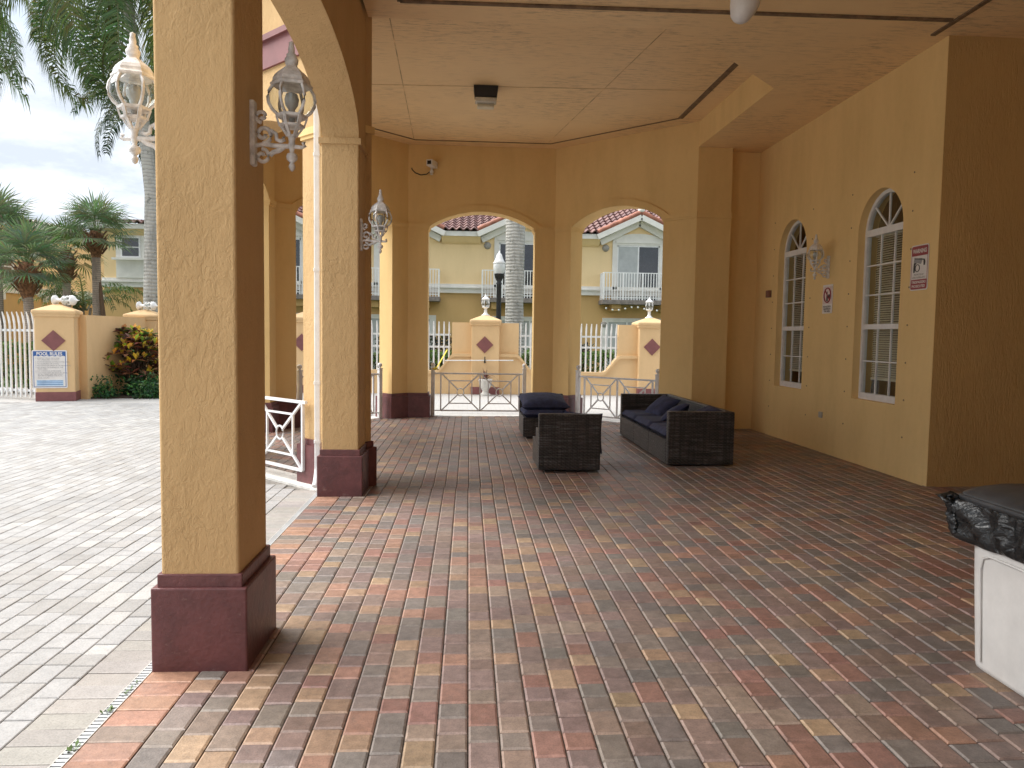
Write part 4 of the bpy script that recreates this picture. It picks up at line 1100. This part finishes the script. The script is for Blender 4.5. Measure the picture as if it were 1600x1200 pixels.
# ------------------------------------------------------------------ palms
def frond(mb, base, az, e0, ln, droop, rr, nl=46, ll=.6, lw=.022, cols=((.05, .09, .02),), hang=.9):
    pts = []; p = V(base); e = e0; n = 14
    for i in range(n+1):
        pts.append(p.copy()); f = i/n
        d = V((math.cos(az)*math.cos(e), math.sin(az)*math.cos(e), math.sin(e))); p = p+d*(ln/n); e -= droop/n*(.5+1.2*f)
    mb.col = (.12, .13, .05); s = V((-math.sin(az), math.cos(az), 0))
    for i in range(n):
        w0 = .035*(1-i/n)+.006; w1 = .035*(1-(i+1)/n)+.006
        mb.face([pts[i]-s*w0, pts[i]+s*w0, pts[i+1]+s*w1, pts[i+1]-s*w1])
    tone = rr.uniform(.75, 1.2); cb = rr.choice(cols)
    for k in range(nl):
        f = .12+.88*(k+rr.random())/nl; i = min(n-1, int(f*n)); g = f*n-i; q = pts[i].lerp(pts[i+1], g); t = (pts[i+1]-pts[i]).normalized()
        l = ll*(math.sin(min(1., f*1.25+.18)*math.pi*.5))*(1-.55*max(0, f-.6)/.4)*rr.uniform(.85, 1.1)
        for sg in (-1, 1):
            d = (s*sg*rr.uniform(.55, .95)+t*.55+V((0, 0, rr.uniform(-.25, .45)))).normalized()
            mid = q+d*l*.5; tip = q+d*l*.82+V((0, 0, -l*hang*rr.uniform(.3, .8))); w = t*lw
            mb.col = tuple(c*tone*rr.uniform(.75, 1.25) for c in cb)
            mb.face([q-w*.6, q+w*.6, mid+w, mid-w]); mb.face([mid-w, mid+w, tip])
def trunkmat(name, c, ringscale, dark=.55):
    m, nt, b = newmat(name); tc = mapping(nt, obj=True)
    wv = N(nt, 'ShaderNodeTexWave'); wv.bands_direction = 'Z'; wv.inputs['Scale'].default_value = ringscale; wv.inputs['Distortion'].default_value = 2.5; wv.inputs['Detail'].default_value = 3; wv.inputs['Detail Scale'].default_value = 2.
    L(nt, tc, wv.inputs['Vector'])
    cc = mix(nt, ramp(nt, wv.outputs['Fac'], [(.0, 1.), (.35, 0.)]), c, tuple(x*dark for x in c))
    pz = mapping(nt, (4, 4, 1.1), True)
    cc = mix(nt, ramp(nt, noise(nt, pz, 1.3, 6, .7), [(.48, 0.), (.58, .75)]), cc, tuple(x*.62 for x in c))
    cc = mix(nt, ramp(nt, noise(nt, mapping(nt, obj=True), 5., 6, .75), [(.58, 0.), (.66, .8)]), cc, (.09, .10, .085))
    L(nt, cc, b.inputs['Base Color']); b.inputs['Roughness'].default_value = .85
    bump(nt, b, wv.outputs['Fac'], .5, .02); return m
M_roy = trunkmat('royal_trunk', (.42, .41, .375), 3.2, .7)
M_roy2 = trunkmat('leaning_trunk', (.33, .27, .23), 5.5, .55)
M_sab = trunkmat('sabal_trunk', (.34, .27, .215), 5., .6)
M_boot = plain('leaf_base_brown', (.20, .095, .045), .9, var=.5, vs=14, bs=.8, bscale=18)
def royal(label, pts, rads, nf, seed, ln, mat, cols, elo=-.2, ehi=1.0, nl=50, ll=.62, azs=None, group='tall royal palms', dr0=1.5):
    group = 'tall royal palms'
    b = V(pts[0]); t = thing('royal_palm', label, 'palm tree', tuple(b), 0, group); rr = random.Random(seed)
    P_ = []; 
    for i in range(len(pts)-1):
        for k in range(6): P_.append((V(pts[i]).lerp(V(pts[i+1]), k/6), rads[i]+(rads[i+1]-rads[i])*k/6))
    P_.append((V(pts[-1]), rads[-1]))
    q = MB(); q.tube([p for p, r in P_], [r for p, r in P_], 20); q.build('trunk', mat, t, True)
    q = MB(); top = V(pts[-1])
    q2 = MB(); q2.tube([top-V((0, 0, .1)), top+V((0, 0, .9)), top+V((0, 0, 1.5))], [rads[-1]*.95, rads[-1]*.7, .06], 12); q2.build('crownshaft', plain('crownshaft_green', (.10, .17, .05), .5), t, True)
    for k in range(nf):
        az = (2.399*k+rr.uniform(-.3, .3)) if azs is None else azs[k % len(azs)]+rr.uniform(-.15, .15)
        e = ehi+(elo-ehi)*((k+.5)/nf)**.8
        frond(q, top+V((0, 0, 1.1)), az, e, ln*rr.uniform(.85, 1.1), dr0+rr.uniform(0, .8), rr, nl, ll, .024, cols)
    q.build('crown', M_leaf2, t, True)
RG = [(.11, .17, .045), (.14, .19, .05), (.07, .12, .04), (.20, .21, .06)]
royal('thick grey royal palm trunk behind the wall in the middle arch', [(1.44, 23, DZ), (1.41, 23, 2.5), (1.41, 23, 5.2), (1.42, 23, 8), (1.42, 23, 10.5)], [.34, .275, .305, .27, .20], 16, 3, 3.4, M_roy, RG)
royal('tall royal palm with leaning trunk beside nearest column, fronds overhead', [(-8.72, 21, DZ), (-8.68, 21, 2.2), (-8.62, 21, 5.2), (-8.86, 21, 7.8), (-9.15, 21, 10.2)], [.24, .19, .165, .15, .13], 36, 7, 5.3, M_roy, RG, -.45, .7, 95, .95, None, None, 2.0)
royal('royal palm beyond left picture edge, only its drooping frond tips in view', [(-16.7, 23, DZ), (-16.6, 23, 5), (-16.5, 23, 10.3)], [.24, .19, .14], 34, 19, 4.8, M_roy, RG, -.5, .6, 95, .85, None, None, 2.0)
royal('royal palm behind nearest column, only left fronds showing', [(-10.3, 26, DZ), (-10.4, 26, 4), (-10.55, 26, 8.0)], [.22, .18, .15], 16, 11, 3.0, M_roy, [(.03, .06, .025), (.04, .075, .03)], -.5, 1.0, 60, .55)
def fan(mb, hub, d, L_, rr, col, nseg=27, spread=2.0):
    d = d.normalized(); s = d.cross(V((0, 0, 1)))
    if s.length < .1: s = V((1, 0, 0))
    s.normalize(); n = s.cross(d)
    for k in range(nseg):
        a = -spread+2*spread*k/(nseg-1)+rr.uniform(-.03, .03)
        v = d*math.cos(a)+s*math.sin(a); l = L_*(.72+.28*math.cos(a*.6))*rr.uniform(.9, 1.08)
        v = (v+n*(-.16*abs(math.sin(a)))).normalized()
        w = v.cross(n).normalized()*(.017*L_/.9+.006)
        mid = hub+v*l*.55+n*.03; tip = hub+v*l*.92+V((0, 0, -l*rr.uniform(.02, .2)))
        c = tuple(x*rr.uniform(.75, 1.25) for x in col); mb.col = c
        mb.face([hub, mid+w, tip, mid-w])
def sabal(label, x, y, h, R_, seed, nl=27, rt=.13, boots=.6, br=.24, lo=-.35, lean=0., cols=((.19, .265, .13), (.22, .30, .145), (.16, .225, .12))):
    rr = random.Random(seed); t = thing('fan_palm', label, 'palm tree', (x, y, DZ), 0, 'fan palms behind the wall')
    q = MB(); q.tube([(x-lean, y, DZ), (x-lean*.4, y, h*.5), (x, y, h-boots*.4)], [rt*1.15, rt, rt*.95], 14); q.build('trunk', M_sab, t, True)
    q = MB(); q.lathe([(rt*.9, h-boots-.15), (br*.7, h-boots+.1), (br, h-boots*.55), (br*.95, h-.15), (rt, h+.15)], x, y, 14)
    for k in range(40):
        a = 2.4*k; z = h-boots+boots*(k/40.); r0 = br*.75; q.bar((x+r0*math.cos(a), y+r0*math.sin(a), z), (x+(r0+.16)*math.cos(a), y+(r0+.16)*math.sin(a), z+.2), .05, .025)
    q.build('leaf_bases', M_boot, t, True)
    q = MB(); c0 = V((x, y, h))
    for k in range(nl):
        a = 2.399*k; e = 1.45+(lo-1.45)*(k/nl)**.9+rr.uniform(-.12, .12)
        d = V((math.cos(a)*math.cos(e), math.sin(a)*math.cos(e), math.sin(e))); pl = R_*rr.uniform(.42, .6)
        hub = c0+d*pl-V((0, 0, .06*(1-math.sin(e)))); q.col = (.11, .15, .05); s = d.cross(V((0, 0, 1)))
        if s.length < .1: s = V((1, 0, 0))
        s = s.normalized()*.014; q.face([c0-s, c0+s, hub+s, hub-s])
        fan(q, hub, d+V((0, 0, -.08)), R_*rr.uniform(.55, .72), rr, rr.choice(cols))
    q.build('crown', M_leaf2, t, True)
sabal('round headed fan palm standing out against sky at left', -11.55, 24, 4.45, 1.30, 21)
sabal('short fan palm with shaggy brown head, in front of yellow building', -12.5, 22, 3.25, 1.35, 22, 36, .13, .75, .32, -.5, -.1)
sabal('fan palm cut off by the left edge of picture', -15.1, 25, 4.5, 1.5, 23, 32)
sabal('low fan palm partly hidden behind the round headed palm', -13.75, 26.5, 4.1, 1.3, 24, 26, .13, .9, .26, -.5, 0, [(.10, .15, .04), (.08, .13, .035)])
t = thing('areca_palm', 'feathery yellow green palm at corner of the red roofed building', 'palm tree', (-14.0, 28, DZ))
rr = random.Random(31); q = MB()
for k in range(22): frond(q, (-14.0+rr.uniform(-.2, .2), 28+rr.uniform(-.2, .2), 2.2), rr.uniform(0, 6.283), rr.uniform(.7, 1.4), rr.uniform(1.8, 2.7), 1.9, rr, 34, .4, .016, [(.10, .15, .035), (.075, .12, .03)])
q.build('crown', M_leaf2, t, True); q = MB()
for k in range(6): q.tube([(-14.0+rr.uniform(-.2, .2), 28, DZ), (-14.0+rr.uniform(-.3, .3), 28, 2.3)], .05, 8)
q.build('trunk', M_sab, t, True)
q = MB(); q.bar((-11.05, 23.8, DZ), (-11.5, 24, 3.2), .09); tag(q.build('brace_pole', plain('brace_wood', (.12, .07, .04), .9)), 'slanting brown wooden brace propping the round headed palm', 'pole')

# ------------------------------------------------------------------ street lamp
t = thing('street_lamp', 'black post lamp with white acorn head before the grey palm trunk', 'street lamp', (.98, 24.3, DZ))
q = MB(); q.lathe([(.16, 0), (.16, .4), (.10, .5), (.085, .55), (.08, 3.2), (.10, 3.25), (.07, 3.3), (.13, 3.42), (.15, 3.50), (.16, 3.56)], 0, 0, 14); q.build('post', M_dark, t)
q = MB(); q.lathe([(.14, 3.56), (.19, 3.70), (.195, 3.82), (.19, 3.88)], 0, 0, 18); q.build('globe', plain('lamp_globe', (.72, .74, .74), .15, var=.1), t)
q = MB(); q.lathe([(.2, 3.88), (.21, 3.90), (.15, 3.98), (.11, 4.08), (.08, 4.18), (.03, 4.23), (.02, 4.28), (.0, 4.30)], 0, 0, 18); q.build('roof_cap', M_white, t)

# ------------------------------------------------------------------ houses
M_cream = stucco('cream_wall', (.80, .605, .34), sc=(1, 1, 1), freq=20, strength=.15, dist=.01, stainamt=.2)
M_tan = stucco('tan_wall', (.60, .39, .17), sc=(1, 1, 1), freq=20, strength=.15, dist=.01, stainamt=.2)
M_trim = plain('house_trim', (.72, .70, .65), .6, var=.06, vs=3)
M_hglass = plain('house_glass', (.018, .021, .028), .05, var=.2, spec=.8)
M_curt = plain('curtain', (.42, .44, .43), .25, var=.1, vs=3, spec=.7)
def tilemat(name, c1, c2):
    m, nt, b = newmat(name); a = N(nt, 'ShaderNodeAttribute'); a.attribute_name = 'Col'
    c = mix(nt, ramp(nt, noise(nt, mapping(nt), 3., 5, .7), [(.35, 0.), (.7, .7)]), a.outputs['Color'], c2)
    L(nt, c, b.inputs['Base Color']); b.inputs['Roughness'].default_value = .5; return m
M_tile = tilemat('roof_tile', 0, (.16, .075, .06))
M_rake = plain('rake_tile', (.33, .12, .07), .6, var=.25, vs=5)
def tileroof(mb, o, u, s, W_, H_, pitch=.30, course=.38, rr=random.Random(2), skip=None, pal=((.16, .075, .068), (.125, .06, .06), (.21, .11, .095))):
    o = V(o); u = V(u).normalized(); s = V(s).normalized(); n = u.cross(s)
    if n.z < 0: n = -n
    nc = int(W_/pitch)+1; nr = int(H_/course)+1; K = 6
    for r in range(nr):
        for c in range(nc):
            if skip is not None and skip(o+u*((c+.5)*pitch)+s*((r+.5)*course)): continue
            g_ = rr.uniform(.7, 1.3); mb.col = tuple(x*g_ for x in rr.choice(pal))
            vs = []
            for j, (f, lift) in enumerate(((0, .05), (1.06, .0))):
                for k in range(K+1):
                    a = (c+k/K)*pitch; h = .055*math.cos(2*math.pi*k/K)+lift
                    vs.append(o+u*min(a, W_)+s*min((r+f)*course, H_)+n*h)
            mb.idx(vs, [(k, k+1, K+1+k+1, K+1+k) for k in range(K)], True)
            # butt ends
            vs2 = [v for v in vs[:K+1]]+[v-n*.055 for v in vs[:K+1]]
            mb.idx(vs2, [(k, K+1+k, K+1+k+1, k+1) for k in range(K)])
hs = thing('house', 'cream two storey house with white balconies and red tiled gables behind the wall', 'house', (0, 33, DZ))
HY = 32.0; x0h, x1h = -15.1, 15.0
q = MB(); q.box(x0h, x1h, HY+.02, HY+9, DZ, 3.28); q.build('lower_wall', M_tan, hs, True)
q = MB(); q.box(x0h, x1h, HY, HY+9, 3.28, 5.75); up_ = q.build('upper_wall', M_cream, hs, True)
q = MB(); q.box(x0h-.06, x1h+.06, HY-.10, HY+9.05, 3.30, 3.50); q.box(x0h-.1, x1h+.1, HY-.16, HY+9.1, 3.50, 3.56); q.box(x0h-.06, x1h+.06, HY-.07, HY+9.05, 3.56, 3.68); q.build('band_moulding', M_trim, up_, True)
xs_ = [x0h-.4]
for g in (-7.96, -2.88, 2.2, 7.28, 12.36): xs_ += [g-1.72, g+1.72]
xs_.append(x1h+.4)
for a, b_ in zip(xs_[::2], xs_[1::2]):
    q = MB(); q.box(a, b_, HY-.42, HY+.3, 5.66, 5.86); q.build('eave_fascia', M_trim, hs, True)
    q = MB(); q.idx([(a, HY-.01, 5.36), (b_, HY-.01, 5.36), (b_, HY-.01, 5.659), (a, HY-.01, 5.659), (a, HY-.36, 5.659), (b_, HY-.36, 5.659), (a, HY-.14, 5.44), (b_, HY-.14, 5.44)], [(0, 1, 7, 6), (6, 7, 5, 4), (3, 4, 5, 2)], False); q.build('eave_cove', M_cream, hs, True)
q = MB(); q.box(x0h, x1h, HY+.31, HY+9.2, 5.751, 5.86); q.build('attic_slab', M_trim, hs, True)
GX = (-7.96, -2.88, 2.2, 7.28, 12.36)
def undergable(p):
    dx = min(abs(p.x-g) for g in GX); return dx < 1.8 and p.z < 5.9+.86*(1-dx/1.8)-.02
sl = R(24); mb = MB(); tileroof(mb, (-11.2, HY-.5, 5.92), (1, 0, 0), (0, math.cos(sl), math.sin(sl)), x1h+11.7, 5.6, skip=undergable); rf = mb.build('roof', M_tile, hs, True)
s9 = R(8); mb = MB(); tileroof(mb, (x0h-.5, HY-.5, 5.92), (1, 0, 0), (0, math.cos(s9), math.sin(s9)), 4.4, 5.); mb.build('low_roof', M_tile, hs, True)
q = MB(); q.face([(-11.2, HY+2, 6.95), (x1h+.5, HY+2, 6.95), (x1h+.5, HY+4.6, 8.13), (-11.2, HY+4.6, 8.13)]); q.face([(x1h+.5, HY+9.7, 5.87), (-11.2, HY+9.7, 5.87), (-11.2, HY+4.6, 8.2), (x1h+.5, HY+4.6, 8.2)]); q.face([(-11.2, HY-.4, 5.87), (-11.2, HY+4.6, 8.13), (-11.2, HY+9.7, 5.87)]); q.box(x0h-.3, -11.25, HY+4, HY+9, 5.9, 6.5); q.build('roof_deck', M_roofdk, rf, True)
for gi, xc in enumerate((-7.96, -2.88, 2.2, 7.28, 12.36)):
    # gable
    q = MB(); gw, gz, gp = 1.80, 5.86, 6.72
    q.prism([(xc-1.6, HY-.02), (xc+1.6, HY-.02), (xc+1.6, HY+.5), (xc-1.6, HY+.5)], 5.40, 5.75)
    v = [(xc-gw, HY-.02, 5.70), (xc+gw, HY-.02, 5.70), (xc, HY-.02, gp-.06), (xc-gw, HY+2.2, 5.70), (xc+gw, HY+2.2, 5.70), (xc, HY+2.2, gp-.06)]
    q.idx(v, [(0, 1, 2), (3, 5, 4), (0, 2, 5, 3), (1, 4, 5, 2)]); g_ = q.build('gable', M_cream, hs, True)
    q = MB()
    for sgn in (-1, 1):
        a = V((xc+sgn*gw, HY-.28, gz-.10)); b_ = V((xc, HY-.28, gp-.12)); d = (b_-a)
        q.bar(a-d*.03, b_, .5, .22, up=(0, 0, 1)) 
        a2 = V((xc+sgn*gw*.93, HY-.1, gz-.32)); q.bar(a2, V((xc, HY-.1, gp-.34)), .2, .24)
    q.build('gable_fascia', M_trim, g_, True)
    q = MB()
    for sgn in (-1, 1):
        q.tube([(xc+sgn*(gw+.02)*(1-k/8), HY-.42, gz+.08+(gp-gz)*k/8+(.02 if k % 2 else 0)) for k in range(9)], .12, 8)
    q.build('rake_tiles', M_rake, g_, True)
    mb = MB()
    for sgn in (-1, 1):
        s_ = V((-sgn*gw, 0, gp-gz)).normalized()
        tileroof(mb, (xc+sgn*gw, HY-.40, gz+.06) if sgn > 0 else (xc-gw, HY-.40, gz+.06), (0, 1, 0), s_, 3.0, math.hypot(gw, gp-gz))
    mb.build('gable_roof', M_tile, g_, True)
    q = MB()
    for yy in (HY-.42, HY+1.9): q.lathe([(.0, gp+.05), (.13, gp+.1), (.15, gp+.2), (.09, gp+.3), (0, gp+.34)], xc, yy, 10)
    q.build('ridge_finial', M_trim, g_, True)
    # balcony door
    q = MB()
    for a, b_, c_, d in ((xc-1.13, xc-.92, 3.09, 5.62), (xc+.92, xc+1.13, 3.09, 5.62), (xc-.92, xc+.92, 5.46, 5.62)): q.box(a, b_, HY-.07, HY+.03, c_, d)
    q.box(xc-1.0, xc+1.0, HY-.11, HY-.07, 5.55, 5.64)
    for i in range(12):
        t0, t1 = math.pi*i/12, math.pi*(i+1)/12; pp = [(xc+1.13*math.cos(t0), 5.62), (xc+1.13*math.cos(t0), 5.62+.34*math.sin(t0)), (xc+1.13*math.cos(t1), 5.62+.34*math.sin(t1)), (xc+1.13*math.cos(t1), 5.62)]
        q.idx([(x, HY-.07, z) for x, z in pp]+[(x, HY+.02, z) for x, z in pp], [(0, 1, 2, 3), (1, 5, 6, 2)])
    dr_ = q.build('balcony_door', M_trim, hs, True)
    q = MB(); q.box(xc-.92, xc-.02, HY-.03, HY-.01, 3.1, 5.46); q.build('curtained_pane', M_curt if gi != 2 else M_hglass, dr_, True)
    q = MB(); q.box(xc+.02, xc+.92, HY-.03, HY-.01, 3.1, 5.46); q.build('pane', M_hglass, dr_, True)
    q = MB(); q.box(xc-.03, xc+.03, HY-.05, HY-.005, 3.1, 5.46); q.box(xc-.92, xc-.87, HY-.045, HY-.005, 3.1, 5.46); q.box(xc+.87, xc+.92, HY-.045, HY-.005, 3.1, 5.46); q.box(xc-.92, xc+.92, HY-.045, HY-.005, 5.40, 5.46); q.build('door_frame', M_white, dr_, True)
    if gi != 2:
        q = MB(); 
        for k in range(18): q.box(xc-.86, xc-.05, HY-.036, HY-.031, 4.25+k*.065, 4.25+k*.065+.03)
        q.build('blind', M_curt, dr_, True)
    # balcony
    q = MB(); q.box(xc-1.68, xc+1.68, HY-1.0, HY, 2.90, 3.08); sb = q.build('balcony', plain('slab_grey', (.22, .19, .17), .8, var=.25), hs, True)
    for xs in (xc-1.05, xc+1.05): q = MB(); q.box(xs-.2, xs+.2, HY-.75, HY, 2.62, 2.898); q.build('bracket', M_tan, sb, True)
    q = MB(); yb = HY-.96
    for z in (3.16, 4.19): q.box(xc-1.64, xc+1.64, yb-.015, yb+.015, z, z+.035); [q.box(xs-.015, xs+.015, yb+.015, HY-.02, z, z+.035) for xs in (xc-1.64, xc+1.64)]
    for k in range(29):
        xx = xc-1.64+3.28*k/28; w_ = .032 if k % 7 == 0 else .017; q.box(xx-w_, xx+w_, yb-w_, yb+w_, 3.08, 4.2)
    for k in range(1, 9):
        for xs in (xc-1.64, xc+1.64): q.box(xs-.010, xs+.010, yb+k*.108-.010, yb+k*.108+.010, 3.1, 4.19)
    q.build('balcony_railing', M_white, sb, True)
    # ground floor glazing
    q = MB()
    for a, b_, c_, d in ((xc-1.5, xc-1.3, DZ, 2.34), (xc+1.3, xc+1.5, DZ, 2.34), (xc-1.3, xc+1.3, 2.16, 2.34)): q.box(a, b_, HY-.06, HY+.03, c_, d)
    w_ = q.build('terrace_door', M_trim, hs, True)
    q = MB(); q.box(xc-1.3, xc+1.3, HY-.02, HY+.01, DZ, 2.16); q.build('curtained_pane', M_curt, w_, True)
    q = MB(); [q.box(xx-.035, xx+.035, HY-.045, HY-.015, DZ, 2.16) for xx in (xc-1.27, xc-.43, xc+.43, xc+1.27)]; q.build('door_frame', M_white, w_, True)
    # round wall lights
    for z in (5.33, 2.05):
        q = MB(); s0 = len(q.v); q.lathe([(.0, .10), (.10, .08), (.15, .03), (.16, .0)], 0, 0, 14); q.xform(Matrix.Translation((xc-1.42, HY-.01, z)) @ Matrix.Rotation(R(90), 4, 'X')); q.build('wall_light', plain('light_grey', (.33, .31, .28), .4), hs, True)
# string of bulbs under the right balcony
t = thing('string_lights', 'string of small white bulbs under the balcony in right arch', 'string lights', (7.3, 31.1, 2.8))
q = MB(); pts = []
for k in range(13):
    x = 5.75+k*.27; z = 2.74-.07*math.sin(k*math.pi/3)-.03; pts.append((x, 31.0, z+.05)); q.lathe([(0, z-.045), (.04, z-.01), (.045, z+.02), (0, z+.05)], x, 31.0, 8)
q.build('bulb_string', plain('bulb_white', (.8, .8, .76), .3), t, True); q = MB(); q.tube(pts, .008, 5); q.build('cable', M_dark, t, True)
# upper window at the house's left end
q = MB(); q.box(-14.55, -12.2, HY-.12, HY-.002, 3.68, 5.42); bay = q.build('window_bay', M_trim, hs, True)
q = MB(); q.box(-14.35, -13.55, HY-.15, HY-.121, 4.5, 5.36); w_ = q.build('window', M_white, bay, True)
for z in (4.57, 4.96): q = MB(); q.box(-14.28, -13.62, HY-.158, HY-.151, z, z+.34); q.build('pane', M_hglass, bay, True)
q = MB(); q.box(-14.65, -12.2, HY-.3, HY-.17, 4.40, 4.49); q.build('sill', M_trim, bay, True)
# second house, running away from the camera at the far left
h2 = thing('house', 'long plain yellow house behind the fan palms at far left', 'house', (-21, 37, DZ))
A = V((-20.2, 31.0)); B = V((-18.7, 43.0)); u2 = (B-A).normalized(); n2 = V((u2.y, -u2.x))
def hb(mb, a, b, d0, d1, z0, z1):
    p = [A+u2*a+n2*d0, A+u2*b+n2*d0, A+u2*b+n2*d1, A+u2*a+n2*d1]; mb.prism(p, z0, z1)
q = MB(); hb(q, -.6, 13, 0, -8, DZ, 3.1); q.build('lower_wall', M_tan, h2, True)
q = MB(); hb(q, -.6, 13, -.01, -8, 3.1, 6.1); q.build('upper_wall', M_cream, h2, True)
q = MB(); hb(q, -.66, 13.06, .08, -8.05, 3.05, 3.28); hb(q, -.7, 13.1, .14, -8.1, 3.28, 3.36)
for k in range(9): hb(q, .7+k*1.35, .95+k*1.35, .12, 0, 2.75, 3.049)
q.build('band_moulding', M_trim, h2, True)
q = MB(); hb(q, -.9, 13.4, .45, -8.4, 6.0, 6.2); q.build('eave_fascia', M_trim, h2, True)
for a in (2.2, 10.6):
    q = MB(); hb(q, a-.75, a+.75, .05, 0, 3.36, 5.0); w_ = q.build('window', M_trim, h2, True)
    for z in (3.55, 4.22):
        for s_ in (-.55, .02): q = MB(); hb(q, a+s_, a+s_+.53, .07, .052, z, z+.6); q.build('pane', M_hglass, w_, True)
mb = MB(); sl = R(9); s3 = V((-n2.x*math.cos(sl), -n2.y*math.cos(sl), math.sin(sl))); o3 = A+n2*.5-u2*1.
tileroof(mb, (o3.x, o3.y, 6.24), (u2.x, u2.y, 0), s3, 14.6, 4.6, .34, .42, pal=((.13, .085, .065), (.10, .07, .06))); mb.build('roof', tilemat('roof_tile_brown', 0, (.17, .11, .085)), h2, True)
# distant greenery
rr = random.Random(77)
for i, (x, y, z, w_) in enumerate(((-34, 60, 6, 7), (-20, 75, 7, 9), (-6, 80, 7.5, 10), (10, 85, 8, 10), (27, 78, 7, 9))):
    t = thing('broadleaf_tree', 'dark green broadleaf tree hidden far behind the houses', 'tree', (x, y, DZ), 0, 'trees far behind the houses')
    q = MB(); q.tube([(x, y, DZ), (x, y, z*.6)], [.3, .18], 8); q.build('trunk', M_sab, t, True)
    q = MB(); leafblob(q, 1500, [(x+rr.uniform(-w_/2, w_/2)-1, x+rr.uniform(-w_/2, w_/2)+1, y-2, y+2, z*.4, z*rr.uniform(.6, 1)) for _ in range(14)], .7, [(.03, .06, .02), (.05, .09, .025)], rr); q.build('crown', M_leaf, t, True)

# ------------------------------------------------------------------ sky and sun
SUN_EL, SUN_AZ = 52, 284                      # azimuth measured clockwise from +y; light comes from behind-left
w = bpy.data.worlds.new('World'); bpy.context.scene.world = w; w.use_nodes = True; nt = w.node_tree
bg = nt.nodes['Background']
sk = N(nt, 'ShaderNodeTexSky'); sk.sky_type = 'NISHITA'; sk.sun_disc = False; sk.sun_elevation = R(SUN_EL); sk.sun_rotation = R(SUN_AZ); sk.air_density = 1.2; sk.dust_density = 2.; sk.ozone_density = 1.
tc = nt.nodes.new('ShaderNodeTexCoord'); sp_ = N(nt, 'ShaderNodeSeparateXYZ'); L(nt, tc.outputs['Generated'], sp_.inputs[0])
dn = N(nt, 'ShaderNodeMath', operation='ADD'); L(nt, sp_.outputs[2], dn.inputs[0]); dn.inputs[1].default_value = .22
mx = N(nt, 'ShaderNodeMath', operation='MAXIMUM'); L(nt, dn.outputs[0], mx.inputs[0]); mx.inputs[1].default_value = .05
vd = N(nt, 'ShaderNodeVectorMath', operation='DIVIDE'); L(nt, tc.outputs['Generated'], vd.inputs[0]); cb = N(nt, 'ShaderNodeCombineXYZ')
for i in range(3): L(nt, mx.outputs[0], cb.inputs[i])
L(nt, cb.outputs[0], vd.inputs[1])
n1 = noise(nt, vd.outputs[0], 1.5, 7, .58); n2_ = noise(nt, vd.outputs[0], 2.6, 6, .6)
cloudc = mix(nt, ramp(nt, n2_, [(.38, 0.), (.66, 1.)]), (2.5, 2.75, 3.1), (4.1, 4.3, 4.55))
tot = mix(nt, ramp(nt, n1, [(.26, .35), (.48, 1.)]), sk.outputs[0], cloudc)
L(nt, tot, bg.inputs['Color']); bg.inputs['Strength'].default_value = .10
sd = bpy.data.lights.new('sun', 'SUN'); so = bpy.data.objects.new('sun', sd); C.objects.link(so)
sd.energy = 2.3; sd.angle = R(60); sd.color = (1., .965, .92)
az = R(SUN_AZ); el = R(SUN_EL); dv = V((math.sin(az)*math.cos(el), math.cos(az)*math.cos(el), math.sin(el)))
so.rotation_euler = dv.to_track_quat('Z', 'Y').to_euler()
sc = bpy.context.scene
sc.view_settings.view_transform = 'Standard'; sc.view_settings.look = 'None'; sc.view_settings.exposure = 1.72; sc.view_settings.gamma = 1
sc.cycles.max_bounces = 10; sc.cycles.diffuse_bounces = 8; sc.cycles.transparent_max_bounces = 12
sc.cycles.use_denoising = True
